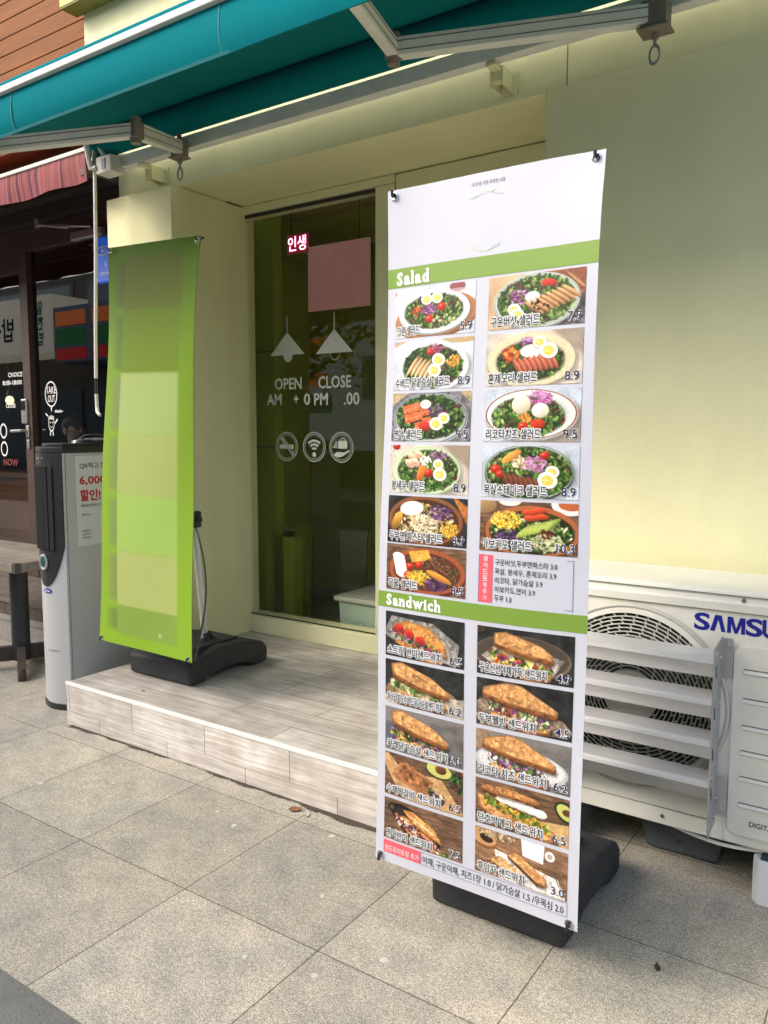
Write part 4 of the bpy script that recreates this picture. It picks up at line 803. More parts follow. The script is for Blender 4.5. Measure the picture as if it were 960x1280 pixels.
for a, b, c in blocks:
    m_ = (sm_(a-.004, a+.004, yy)*(1-sm_(b-.004, b+.004, yy))*sm_(.20, .22, xx)*(1-sm_(.83, .87, xx)))[..., None]*.92; img = img*(1-m_)+np.array(c)*m_
    gc = np.array(c)*.45+np.array((96, 104, 84))*.55
    m_ = (sm_(a, a+.02, yy)*(1-sm_(b-.02, b, yy))*sm_(.04, .19, xx)*(1-sm_(.2, .215, xx)))[..., None]*.75; img = img*(1-m_)+gc*m_
sh2 = sheet_mesh(S2, 12, 40).build('banner_sheet', M('lime_pvc', srgb(118, 156, 40), .4, trans=.12), t, ang=60)
picture(S2, (img*.9+img.mean(-1, keepdims=True)*.1)/255*.92, .002, .998, .001, .999, .0012, 'printed_panel', sh2, vcol_mat('green_print', .45, .15, .05))
nt = MB(); put_text(nt, '57', .66*.6, 1.81*(1-.957), .016, lambda x, y: S2.at(x/.6, 1-y/1.81, .002), bold=.02); nt.build('number', M('pale_green_ink', srgb(206, 220, 170), .45), sh2, ang=0)
stand(t, S2, -3.225, -2.785, 2.485, 3.02, PL, (-2.80, 2.43, 2.17))

# ------------------------------------------------------------------ air conditioner outdoor unit
AX, AXR, AY, AYB, AZ0, AZ1 = -1.12, -.06, 2.50, 2.86, .165, .935
t = thing('outdoor_unit', ((AX+AXR)/2, 2.68, 0), 'cream white air conditioner outdoor unit with fan grille standing by the wall', 'air conditioner')
shell = M('cream_steel', (.76, .75, .66), .5, var=.07, vscale=5, spec=.25); shell_d = M('shadow_gap', (.10, .10, .085), .7)
FX, FZ, FR = -.735, .562, .283
# front panel with a round opening
b = MB(); n = 64; V = []; Fq = []
def rim(a):
    c, s_ = math.cos(a), math.sin(a); x0, x1, z0, z1 = AX, AXR, AZ0, .872
    k = min(((x1-FX)/c if c > 1e-9 else 1e9), ((x0-FX)/c if c < -1e-9 else 1e9), ((z1-FZ)/s_ if s_ > 1e-9 else 1e9), ((z0-FZ)/s_ if s_ < -1e-9 else 1e9)); return FX+c*k, FZ+s_*k
angs = sorted([2*math.pi*i/n for i in range(n)]+[math.atan2(z-FZ, x-FX) % (2*math.pi) for x in (AX, AXR) for z in (AZ0, .872)])
for a in angs:
    x, z = rim(a); V += [(x, AY, z), (FX+(FR+.012)*math.cos(a), AY, FZ+(FR+.012)*math.sin(a)), (FX+(FR+.004)*math.cos(a), AY-.010, FZ+(FR+.004)*math.sin(a)), (FX+(FR-.012)*math.cos(a), AY-.010, FZ+(FR-.012)*math.sin(a)), (FX+(FR-.02)*math.cos(a), AY+.05, FZ+(FR-.02)*math.sin(a))]
m_ = len(angs)
for i in range(m_):
    for k in range(4): Fq.append((5*i+k, 5*i+k+1, 5*((i+1) % m_)+k+1, 5*((i+1) % m_)+k))
b.add(V, Fq); b.build('front_panel', shell, t, ang=30, recalc=True, flip=True)
cs = MB().box(AX, AX+.01, AY+.003, AYB, AZ0, .872).box(AXR-.01, AXR, AY+.003, AYB, AZ0, .872).box(AX+.01, AXR-.01, AYB-.01, AYB, AZ0, .872).box(AX, AXR, AY+.003, AYB, AZ0-.006, AZ0)
cs.build('casing', shell, t, ang=30)
MB().prism([(AY-.010, .8745), (AYB+.004, .8745), (AYB+.004, .930), (AYB-.02, .938), (AY+.012, .938), (AY-.002, .930), (AY-.006, .905), (AY-.012, .900)], AX-.006, AXR+.006, 'x', .003).build('top_cover', shell, t, ang=30)
MB().box(AX+.004, AXR-.004, AY-.0085, AY-.006, .9225, .9245).box(AX, AXR, AY-.002, AY+.004, .8722, .8742).box(AX, -.47, AY-.0015, AY+.002, .2145, .2163).build('seam', shell_d, t, ang=0)
MB().prism([(AX, AZ0-.002), (-.60, AZ0-.002), (-.45, AZ0-.002), (-.44, AZ0), (-.44, .213), (AX, .213)], AY-.006, AY-.0003, 'y', .002).build('base_skirt', shell, t)
cav = MB(); cav.lathe((FX, AY+.06, FZ), [(FR, 0), (FR, .18)], 40, 'y'); cav.build('fan_housing', M('dark_cavity', (.015, .016, .016), .8), t, ang=30)
fb = MB()
for k in range(3):
    a0 = k*2*math.pi/3; V = []
    for i in range(7):
        for j in range(5):
            a = a0+i*.24; r_ = .07+j*.048; V.append((FX+r_*math.cos(a), AY+.05-.006*i, FZ+r_*math.sin(a)))
    fb.add(V+[(x, y+.004, z) for x, y, z in V], [(i*5+j, i*5+j+1, (i+1)*5+j+1, (i+1)*5+j) for i in range(6) for j in range(4)]+[(35+i*5+j, 35+(i+1)*5+j, 35+(i+1)*5+j+1, 35+i*5+j+1) for i in range(6) for j in range(4)])
fb.build('fan_blade', M('fan_grey', (.05, .052, .05), .6), t)
gr = MB(); rs = np.linspace(.085, FR-.012, 16)
for r_ in rs: gr.torus((FX, AY-.004, FZ), float(r_), .0023, 'y', 72, 5)
for j in range(len(rs)-1):
    nn = int(10+j*2.6)
    for k in range(nn):
        a = 2*math.pi*(k+(j % 2)*.5)/nn; a2 = a+.10*.085/rs[j]
        gr.tube([(FX+rs[j]*math.cos(a), AY-.003, FZ+rs[j]*math.sin(a)), (FX+rs[j+1]*math.cos(a2), AY-.003, FZ+rs[j+1]*math.sin(a2))], .0024, 4, False)
gr.torus((FX, AY-.006, FZ), FR+.012, .0075, 'y', 72, 8); gr.lathe((FX, AY-.010, FZ), [(.088, .008), (.084, 0), (.02, -.003)], 36, 'y')
gr.build('fan_grille', M('grille_cream', (.52, .515, .45), .45), t, ang=60)
# service cover at the right with raised rim and slots
def rr_pts(x0, x1, z0, z1, r_, n=6):
    P = []
    for cx, cz, a0 in ((x1-r_, z1-r_, 0), (x0+r_, z1-r_, 90), (x0+r_, z0+r_, 180), (x1-r_, z0+r_, 270)):
        for i in range(n+1): a = R(a0+90*i/n); P.append((cx+r_*math.cos(a), cz+r_*math.sin(a)))
    return P
cv = MB().prism(rr_pts(-.428, -.085, .195, .775, .03), AY-.010, AY-.0005, 'y', 0); cvo = cv.build('service_cover', shell, t, ang=0)
sl = MB()
for z in (.70, .612, .53, .452, .372, .29): sl.prism([(AY-.0105, z-.008), (AY-.016, z-.004), (AY-.0105, z+.005)], -.40, -.12, 'x', .0008)
sl.build('slot', shell, cvo, ang=30)
for z in (.70, .612, .53, .452, .372, .29): MB().box(-.40, -.12, AY-.0112, AY-.0103, z+.0055, z+.0085).build('slot_shade_strip', M('slot_shade', (.16, .16, .14), .7), cvo, ang=0)  # dark strips painted as the shade above each slot lip
ft = FG(AY-.0008); ft2 = FG(AY-.0112); lg = MB(); blue = M('royal_blue_ink', srgb(22, 28, 140), .35)
pen = -.545
for ch, wd in (('S', .040), ('Λ', .044), ('M', .050), ('S', .040), ('U', .041), ('N', .042), ('G', .042)):
    X_, Z_, H_ = pen, .8085, .050
    L2 = lambda pts: lg.add([ft(X_+wd*a, Z_+H_*b) for a, b in pts], [tuple(range(len(pts)))])
    if ch == 'Λ': L2([(0, 0), (.30, 0), (.52, .72), (.53, 1), (.30, 1)]); L2([(.53, .999), (.52, .72), (.74, 0), (1, 0), (.72, 1)])
    elif ch == 'M': L2([(0, 0), (.22, 0), (.22, .99), (0, .99)]); L2([(.78, 0), (1, 0), (1, .99), (.78, .99)]); L2([(.2201, .99), (.2201, .55), (.42, 0), (.50, 0), (.50, .30), (.30, .99)]); L2([(.7799, .99), (.70, .99), (.5001, .30), (.5001, 0), (.58, 0), (.7799, .55)])
    else: put_text(lg, ch, pen, .8085, .050, ft, bold=.028, width=wd, res=4)
    pen += wd+.0042 if ch != 'S' else wd+.0035
lg.build('lettering', blue, t, ang=0)
lg = MB(); put_text(lg, 'DIGITAL INVERTER', -.366, .230, .0155, ft2, bold=.012, width=.165, res=3); lg.build('lettering', M('dark_grey_ink', (.03, .03, .035), .5), cvo, ang=0)
scw = MB()
for x, y, z in ((-.410, AY-.008, .912), (-.62, AY-.008, .191), (-1.0, AY-.008, .912), (-.1, AY-.008, .912)): scw.lathe((x, y, z), [(.0065, .003), (.0055, -.003), (.002, -.004)], 12, 'y')
scw.build('screw', M('screw_steel', (.25, .25, .24), .35, metal=.8), t)
for x in (-.98, -.16): MB().box(x-.05, x+.05, AY+.0, AYB, .0, AZ0-.007, .006).build('foot', M('grey_foot', (.2, .2, .19), .6), t)
for x0 in (-.45, -1.05):
    MB().tube([(x0-.16+.32*k/10, AY+.02, AZ0-.006-.022*math.sin(math.pi*k/10)) for k in range(11)], .006, 6).build('base_lip', shell, t) if x0 == -.45 else None

# wind deflector clamped on the unit
t = thing('wind_deflector', (-.75, 2.4, .5), 'aluminium wind deflector of four bent slats screwed over the fan grille', 'deflector')
for zt in (.752, .628, .504, .380):
    pr_ = [(AY-.050, zt+.012), (AY-.112, zt+.002), (AY-.122, zt-.004), (AY-.124, zt-.012), (AY-.090, zt-.058), (AY-.084, zt-.063)]
    MB().sweep(pr_, -1.02, -.4635, 'x', .0018).build('slat', alu, t, ang=18)
br_ = MB().prism([(AY-.130, .785), (AY-.014, .800), (AY-.014, .225), (AY-.112, .205), (AY-.130, .24)], -.4625, -.4605, 'x')
br_.build('side_plate', M('galvanised', (.50, .51, .51), .42, metal=.7, var=.12, vscale=12), t, ang=20)
for z0, z1 in ((.675, .795), (.245, .365)): MB().box(-.4605, -.432, AY-.0125, AY-.0105, z0, z1, .0006).build('tab', MATS['galvanised'], t)
MB().prism([(AY-.130, .785), (AY-.014, .800), (AY-.014, .225), (AY-.112, .205), (AY-.130, .24)], -1.0225, -1.0205, 'x').build('side_plate', MATS['galvanised'], t, ang=20)
hl = MB(); bt = MB()
for zt in (.70, .575, .45, .33):
    for dz in (0, .02): hl.box(-.4603, -.4598, AY-.10-dz*.3, AY-.088-dz*.3, zt+dz-.009, zt+dz+.009)
for y, z in ((AY-.11, .77), (AY-.045, .745), (AY-.10, .63), (AY-.05, .60), (AY-.1, .508), (AY-.1, .385), (AY-.03, .30), (AY-.05, .25)): bt.lathe((-.4605, y, z), [(.006, 0), (.005, .005), (.002, .006)], 10, 'x')
for z in (.775, .27): bt.lathe((-.445, AY-.013, z), [(.006, 0), (.004, -.004)], 10, 'y')
hl.build('slot_hole', M('slot_dark', (.03, .03, .03), .8), t, ang=0); bt.build('bolt', chrome, t)

t = thing('plastic_tub', (-.59, 2.8, 0), 'smoky translucent plastic tub on the paving under the outdoor unit', 'tub')
tubm = M('smoky_plastic', (.10, .115, .125), .28, var=.2, vscale=8, trans=.15)
MB().prism([(-.705, .003), (-.475, .003), (-.455, .105), (-.73, .105)], 2.63, 2.92, 'y', .016, 3).build('body', tubm, t)
MB().box(-.738, -.447, 2.622, 2.93, .098, .112, .005).build('rim', tubm, t)
t = thing('duct_cover', (-.335, 2.5, 0), 'white plastic pipe cover end standing on the paving by the outdoor unit', 'pipe cover')
MB().prism([(-.352, 2.500), (-.335, 2.478), (-.26, 2.478), (-.24, 2.500), (-.24, 2.56), (-.352, 2.56)], .0, .138, 'z', .004).build('cover', M('white_plastic', (.74, .74, .72), .35, var=.04), t)
MB().box(-.330, -.26, 2.485, 2.55, .1385, .150, .003).build('pipe_end', M('dark_teal_rubber', (.02, .05, .055), .6), t)

# ------------------------------------------------------------------ tower air conditioner by the platform
t = thing('tower_cooler', (-3.6, 2.55, 0), 'silver grey tower air conditioner with a black louvred front beside the platform', 'air conditioner')
TX0, TX1, TY0, TY1 = -3.715, -3.495, 2.335, 2.80
silver = M('silver_paint', (.52, .535, .53), .38, metal=.2, var=.05, vscale=3)
def tower_section(ins=0, bulge=.035):
    P = []; n = 12
    for i in range(n+1):
        q = i/n; x = TX0+ins+(TX1-TX0-2*ins)*q; P.append((x, TY0+ins-bulge*math.sin(math.pi*q)))
    return P+[(TX1-ins, TY1-ins), (TX0+ins, TY1-ins)]
MB().prism(tower_section(), .030, 1.305, 'z', .004).build('body', silver, t, ang=25)
MB().prism(tower_section(-.004), 0, .0295, 'z', .003).build('plinth', black_pl, t, ang=25)
cap = MB().prism(tower_section(-.003), 1.3055, 1.335, 'z', .004).prism(tower_section(.02, .03), 1.335, 1.352, 'z', .004); cap.build('lid', black_pl, t, ang=25)
MB().lathe((-3.59, 2.60, 1.352), [(.09, 0), (.085, .014), (.05, .024), (.01, .027)], 28, 'z', .9, 1.6).build('lid_dome', M('gloss_black', (.02, .02, .022), .18), t)
MB().tube([(-3.62, 2.50, 1.36), (-3.58, 2.53, 1.392), (-3.53, 2.58, 1.395), (-3.505, 2.63, 1.37), (-3.488, 2.66, 1.28), (-3.487, 2.68, 1.1)], .005, 8).build('cable', black_pl, t)
# black front shield with a rounded foot following the bulge
def front_y(x, o=0): return TY0-.035*math.sin(math.pi*(x-TX0)/(TX1-TX0))-o
def shield(zlow, ztop, x0, x1, o, name, m, zfun=None, par=t, n=14):
    V = []; 
    for i in range(n+1):
        x = x0+(x1-x0)*i/n; zl = zfun((x-x0)/(x1-x0)) if zfun else zlow
        for z in (ztop, zl):
            V += [(x, front_y(x, o), z), (x, front_y(x, o-.006), z)]
    F = []
    for i in range(n):
        a, b_ = 4*i, 4*i+4; F += [(a, a+2, b_+2, b_), (a+1, b_+1, b_+3, a+3), (a, b_, b_+1, a+1), (a+2, a+3, b_+3, b_+2)]
    F += [(0, 1, 3, 2), (4*n, 4*n+2, 4*n+3, 4*n+1)]
    return MB().add(V, F).build(name, m, par, ang=30)
zf = lambda q: .635+.165*abs(2*q-.9)**2.4
so = shield(.63, 1.304, TX0+.002, TX1-.002, .006, 'front_shield', black_pl, zf)
shield(.815, 1.245, TX0+.028, TX1-.050, .0075, 'outlet', M('outlet_black', (.004, .004, .004), .7), None, so)
for x in np.linspace(TX0+.036, TX1-.058, 5):
    x = float(x); y = front_y(x, .009); MB().box(x-.010, x+.012, y-.004, y+.004, .822, 1.24, .002, rot=Matrix.Rotation(.35, 3, 'Z')).build('louvre', M('louvre_black', (.022, .023, .024), .4), so)
dx = -3.618; dy = front_y(dx, .011)
dl = MB().torus((dx, dy, .758), .030, .0065, 'y', 28, 8, .9, 1.15).build('dial_ring', M('satin_silver', (.6, .6, .6), .28, metal=.8), so)
MB().lathe((dx, dy, .758), [(.025, .002), (.024, -.002), (.01, -.003)], 20, 'y', .9, 1.15).build('dial_face', M('teal_display', (.01, .07, .06), .3), dl)
lo_ = MB().lathe((dx+.012, front_y(dx+.012, .001), .612), [(.030, .002), (.029, -.0025), (.01, -.003)], 24, 'y', 1, .42).build('badge', M('badge_blue', (.03, .04, .30), .3), t)
bm_ = MB(); put_text(bm_, 'Carrier', dx-.010, .607, .012, FG(front_y(dx, .005)), bold=.02, width=.044); bm_.build('badge_lettering', M('badge_white', (.8, .8, .8), .4), lo_, ang=0)
bm_ = MB(); put_text(bm_, 'premium', dx+.0, .300, .011, lambda x, z: (x, front_y(x, .0012), z), bold=.01, width=.07); bm_.build('small_lettering', M('grey_ink', (.12, .13, .14), .5), t, ang=0)
MB().box(TX1-.0006, TX1+.0006, TY0+.012, TY0+.015, .032, 1.30).build('side_seam', M('seam_grey', (.08, .085, .09), .6), t, ang=0)
for x in (-3.67, -3.64, -3.60): MB().box(x-.004, x+.004, front_y(x, .0075)-.001, front_y(x, .0075)+.001, 1.276, 1.280).build('indicator', M('indicator_white', (.5, .5, .5), .4), so, ang=0)
# paper poster taped to the side
t = thing('paper_poster', (-3.493, 2.55, .83), 'white discount poster with red Korean lettering taped to the silver tower', 'poster')
pf = lambda off: (lambda y, z: (TX1+.0012+off, y, z))
po = MB().box(TX1+.0004, TX1+.0014, 2.405, 2.70, .835, 1.288).build('paper', M('poster_white', (.74, .74, .70), .55), t, ang=0)
k1, k2 = MB(), MB()
put_text(k1, 'QR찍고 할인받자', 2.428, 1.222, .032, pf(.0008), bold=.012, width=.25, res=2); put_text(k2, '6,000원', 2.426, 1.140, .052, pf(.0008), bold=.03, width=.21)
put_text(k2, '할인!', 2.428, 1.062, .055, pf(.0008), bold=.035, width=.115); put_text(k1, '배민포장주문시 사용가능', 2.430, 1.030, .014, pf(.0008), bold=.02, width=.17)
for z, s_ in ((.985, '할인코드 QR'), (.868, '쿠폰번호'), (.885, 'QR찍기'), (.902, '방법안내')): put_text(k1, s_, 2.432, z, .011, pf(.0008), bold=.02, width=.05)
k1.build('black_print', MATS['black_ink'], po, ang=0); k2.build('red_print', M('poster_red', srgb(196, 36, 30), .5), po, ang=0)

# ------------------------------------------------------------------ neighbouring shop
t = thing('neighbour_shop', (-5.6, 3.4, 0), 'dark brown timber cafe front with glazed doors left of the cream shop', 'building')
NB = M('dark_brown_frame', (.060, .032, .026), .5, var=.15, vscale=6); ND = M('very_dark_wood', (.028, .020, .015), .6, var=.25, vscale=5)
deckm = plank_mat('weathered_deck', 'Y', 1.3, .14, .4, (0, 0, 0), .5, (.30, .26, .21), (.22, .19, .155), (.02, .015, .01), .004)
stone = M('speckled_granite', (.30, .29, .26), .8, var=.45, vscale=90, bump=.3, bscale=150)
DY = 3.50; DZ = .30
MB().box(-9, -3.845, 2.90, 3.02, .145, .195, .006).box(-9, -3.845, 2.905, 3.02, 0, .143, .004).build('stone_riser', stone, t)
sk = MB(); x = -9.0
while x < -3.87: sk.box(x+.002, min(x+.088, -3.85), 2.895, 2.915, .197, DZ-.024); x += .09
sk.build('deck_skirt', M('grey_brown_boards', (.10, .08, .065), .75, var=.3, vscale=8), t, ang=0)
MB().box(-9, -3.845, 2.885, DY+.05, DZ-.022, DZ, .004).build('deck', deckm, t)
MB().box(-9, -3.845, 2.93, DY, .0, DZ-.025).build('deck_core', ND, t, ang=0)
fr = MB()
fr.box(-9, -3.845, DY-.03, DY+.05, 2.735, 2.90, .004)                         # head
fr.box(-5.665, -5.605, DY-.02, DY+.05, DZ+.002, 2.733, .004)
fr.box(-5.601, -5.545, DY-.035, DY+.05, DZ+.002, 2.733, .004)
fr.box(-4.10, -3.845, DY-.03, DY+.05, DZ+.002, 2.733, .004)
fr.box(-6.9, -6.78, DY-.03, DY+.05, DZ+.002, 2.733, .004)
fr.box(-5.543, -4.102, DY-.03, DY+.05, DZ+.002, .42, .004).box(-6.778, -5.667, DY-.02, DY+.05, DZ+.002, .44, .004).box(-6.778, -5.667, DY-.02, DY+.05, 2.60, 2.732, .004)
fr.build('door_frame', NB, t)
fas = MB().box(-9, -3.845, DY-.10, DY+.3, 2.903, 2.99, .004).box(-9, -3.845, DY-.2, DY+.3, 2.993, 3.16, .004).box(-9, -3.845, DY-.28, DY+.3, 3.163, 3.60, .004)
fas.build('fascia', ND, t)
ngl = MB().box(-5.546, -4.10, DY+.005, DY+.013, .418, 2.737).box(-6.78, -5.664, DY+.005, DY+.013, .438, 2.602).build('door_glass', glass_mat('neighbour_glass', (.80, .82, .82), 1.62), t, ang=0)
# hardware
hw = M('satin_steel', (.55, .55, .54), .3, metal=.85)
lk = MB().box(-5.66, -5.592, DY-.055, DY-.021, 1.475, 1.66, .010).build('door_lock', hw, t)
MB().box(-5.65, -5.602, DY-.059, DY-.056, 1.575, 1.645, .003).build('lock_window', M('lock_black', (.01, .012, .012), .2), lk)
hd_ = MB().box(-5.61, -5.578, DY-.05, DY-.036, 1.375, 1.46, .008).tube([(-5.60, DY-.045, 1.422), (-5.60, DY-.09, 1.422), (-5.74, DY-.09, 1.418)], .011, 10).box(-5.61, -5.578, DY-.05, DY-.036, 1.285, 1.355, .01)
hd_.build('door_handle', hw, t)
cl = MB().box(-4.93, -4.60, DY-.085, DY-.035, 2.715, 2.775, .012).tube([(-4.66, DY-.06, 2.715), (-4.66, DY-.06, 2.690)], .018, 10).build('door_closer', hw, t)
MB().tube([(-4.72, DY-.06, 2.79), (-5.25, DY-.12, 2.86)], .009, 8).tube([(-5.25, DY-.12, 2.86), (-4.92, DY-.10, 2.80)], .006, 8).lathe((-5.25, DY-.12, 2.84), [(.018, 0), (.018, .06)], 10).build('closer_arm', hw, cl)
# stickers on the glass
nf = FG(DY+.002); s1 = MB()
ring(s1, -5.35, 1.69, .095, .011, nf, .80)
put_text(s1, 'TAKE', -5.41, 1.695, .050, nf, bold=.015, width=.122); put_text(s1, 'OUT', -5.39, 1.632, .050, nf, bold=.015, width=.085)
poly(s1, [(-5.36, 1.598), (-5.34, 1.598), (-5.352, 1.555)], nf)
ring(s1, -5.36, 1.475, .060, .010, nf, .62); poly(s1, [(-5.397, 1.505), (-5.323, 1.505), (-5.33, 1.53), (-5.39, 1.53)], nf)
for dx in (-.014, .014): disc(s1, -5.358+dx, 1.482, .006, nf)
ring(s1, -5.358, 1.458, .014, .004, nf, 1, 10, math.pi, 2*math.pi)
poly(s1, [(-5.378, 1.418), (-5.368, 1.418), (-5.372, 1.385), (-5.382, 1.385)], nf); poly(s1, [(-5.35, 1.418), (-5.34, 1.418), (-5.336, 1.385), (-5.346, 1.385)], nf)
poly(s1, [(-5.318, 1.48), (-5.285, 1.51), (-5.28, 1.50), (-5.316, 1.468)], nf); poly(s1, [(-5.405, 1.525), (-5.43, 1.545), (-5.425, 1.553), (-5.40, 1.537)], nf)
put_text(s1, 'thank~', -5.31, 1.555, .020, nf, bold=.04, width=.10)
s1.build('take_out_sticker', M('white_sticker', (.75, .75, .73), .5), ngl, ang=0); s1 = MB()
for a_, k_ in ((('CHOICE', -5.90, 1.835, .033), .19), (('8:00-18:00', -5.98, 1.775, .033), .26), (('CLOSE', -5.95, 1.60, .030), .13)):
    s1 = MB(); put_text(s1, *a_, nf, bold=.03, width=k_); s1.build('door_lettering', MATS['white_sticker'], ngl, ang=0)
for z in (1.42, 1.28): s1 = MB(); ring(s1, -6.0, z, .06, .015, nf, .8); s1.build('ring_sticker', MATS['white_sticker'], ngl, ang=0)
s2 = MB(); put_text(s2, 'NOW', -6.02, 1.15, .05, nf, bold=.04, width=.2); s2.build('red_lettering', M('dark_red_ink', (.16, .02, .018), .5), ngl, ang=0)
# interior of the neighbour
MB().box(-9, -3.92, DY+.06, 6.8, .0, DZ-.004).build('interior_floor', M('brown_floor', (.09, .05, .025), .5, var=.3), t, ang=0)
MB().box(-9, -3.92, 6.8, 6.9, 0, 3.2).build('interior_back_wall', M('dim_brown_wall', (.07, .04, .028), .7, var=.3, vscale=2), t, ang=0)
MB().box(-9, -3.92, DY+.06, 6.9, 3.0, 3.1).build('interior_ceiling', ND, t, ang=0)
MB().box(-3.92, -3.905, 3.53, 6.9, 0, 3.2).build('party_wall', M('grey_plaster', (.22, .23, .23), .8, var=.1), t, ang=0)
MB().box(-9.1, -9, 2.9, 6.9, 0, 3.2).build('interior_side_wall', ND, t, ang=0)
ct = MB().box(-8.6, -6.0, 4.6, 5.1, DZ, .95, .01).box(-8.7, -5.95, 4.55, 5.15, .952, 1.0, .006).build('counter', M('amber_wood', (.16, .065, .02), .45, var=.3, vscale=3, stretch=(1, 6, 6)), t)
# clad wall above
cm = M('cedar_boards', (.25, .095, .030), .7, spec=.2, var=.3, vscale=5, stretch=(.5, 5, 5)); cl_ = MB(); z = 3.25
while z < 6: cl_.box(-12, -4.066, 2.985, 3.02, z+.003, z+.099, .002); z += .102
cl_.box(-12, -4.066, 3.021, 3.3, 3.2, 6)
cl_.build('timber_cladding', cm, t, ang=20)

t = thing('pendant_lamp', (-6.90, 4.1, 1.72), 'small glowing warm globe lamp behind the brown cafe door', 'lamp')
MB().lathe((-6.90, 4.1, 1.70), [(.006, -.04), (.027, -.03), (.038, 0), (.027, .03), (.006, .04)], 18).build('globe', M('warm_bulb', (1, .72, .36), .4, emit=1.3), t)
MB().tube([(-6.90, 4.1, 1.75), (-6.90, 4.1, 2.99)], .006, 6).lathe((-6.90, 4.1, 1.745), [(.03, 0), (.02, .05)], 12).build('cord', black_pl, t)

t = thing('striped_awning', (-4.9, 2.9, 2.9), 'red and purple striped fabric awning over the brown cafe front', 'awning')
def stripe_mat():
    m = bpy.data.materials.new('striped_canvas'); m.use_nodes = True; N = m.node_tree.nodes; L = m.node_tree.links; p = N['Principled BSDF']; p.inputs['Roughness'].default_value = .8
    tc = N.new('ShaderNodeTexCoord'); sp = N.new('ShaderNodeSeparateXYZ'); L.new(tc.outputs['Object'], sp.inputs[0])
    n = N.new('ShaderNodeTexNoise'); n.noise_dimensions = '1D'; n.inputs['Scale'].default_value = 26; n.inputs['Detail'].default_value = 3; n.inputs['Roughness'].default_value = .7; L.new(sp.outputs[0], n.inputs['W'])
    r = N.new('ShaderNodeValToRGB'); r.color_ramp.interpolation = 'CONSTANT'; e = r.color_ramp.elements; e[0].position = 0; e[0].color = (.15, .04, .08, 1); e[1].position = .42; e[1].color = (.36, .07, .08, 1)
    for ps, c in ((.47, (.48, .20, .14)), (.50, (.32, .06, .09)), (.54, (.52, .26, .2)), (.57, (.26, .08, .14)), (.62, (.42, .09, .09))):
        q = e.new(ps); q.color = (*c, 1)
    L.new(n.outputs['Fac'], r.inputs[0]); L.new(r.outputs[0], p.inputs['Base Color'])
    tr = N.new('ShaderNodeBsdfTranslucent'); L.new(r.outputs[0], tr.inputs[0]); mx = N.new('ShaderNodeMixShader'); mx.inputs[0].default_value = .3
    L.new(p.outputs[0], mx.inputs[1]); L.new(tr.outputs[0], mx.inputs[2]); L.new(mx.outputs[0], N['Material Output'].inputs[0]); return m
stm = stripe_mat()
MB().sweep([(2.745, 2.90), (2.74, 2.85), (2.745, 2.80), (2.75, 2.75)], -9, -3.79, 'x', .002, 120, lambda a, i: (.014*math.sin(a*14+.5*math.sin(a*5))*i/3, .003*math.sin(a*6)*i/3)).build('valance', stm, t)
MB().sweep([(2.76, 2.925), (3.0, 3.06), (3.2, 3.16)], -9, -3.79, 'x', .002).build('canopy', stm, t)
MB().box(-9, -3.785, 2.735, 2.765, 2.902, 2.925, .005).build('front_bar', M('pale_bar', (.58, .55, .50), .5, var=.1), t)
MB().tube([(-9, 2.80, 2.948), (-3.79, 2.80, 2.948)], .010, 8).build('fabric_roll', M('dark_red_roll', (.08, .03, .035), .7), t)
MB().box(-9, -4.45, 2.72, 2.76, 3.035, 3.065, .004).build('upper_rail', M('cream_rail', (.62, .58, .46), .5), t)
MB().box(-3.83, -3.80, 2.77, 3.0, 2.80, 2.83, .003).box(-3.845, -3.795, 2.745, 2.80, 2.785, 2.845, .004).build('end_bracket', M('dark_bracket', (.07, .06, .05), .6), t)

t = thing('blue_sign', (-4.2, 3.3, 2.5), 'small blue projecting sign with white lettering beside the cream pillar', 'sign')
so = MB().box(-4.47, -4.26, 3.285, 3.32, 2.365, 2.65, .008).build('plate', M('sign_blue', (.012, .075, .42), .35, emit=.25), t)
sx = MB(); put_text(sx, 'CESCO', -4.455, 2.53, .062, FG(3.283), bold=.01, width=.19); put_text(sx, 'SERVICE', -4.44, 2.41, .018, FG(3.283), bold=.02, width=.14); put_text(sx, '4', -4.385, 2.455, .04, FG(3.283), width=.02)
sx.build('sign_lettering', M('sign_white', (.8, .82, .85), .5), so, ang=0)
MB().box(-4.30, -4.28, 3.32, 3.47, 2.45, 2.47).box(-4.30, -4.28, 3.32, 3.47, 2.56, 2.58).build('sign_arm', black_pl, t)

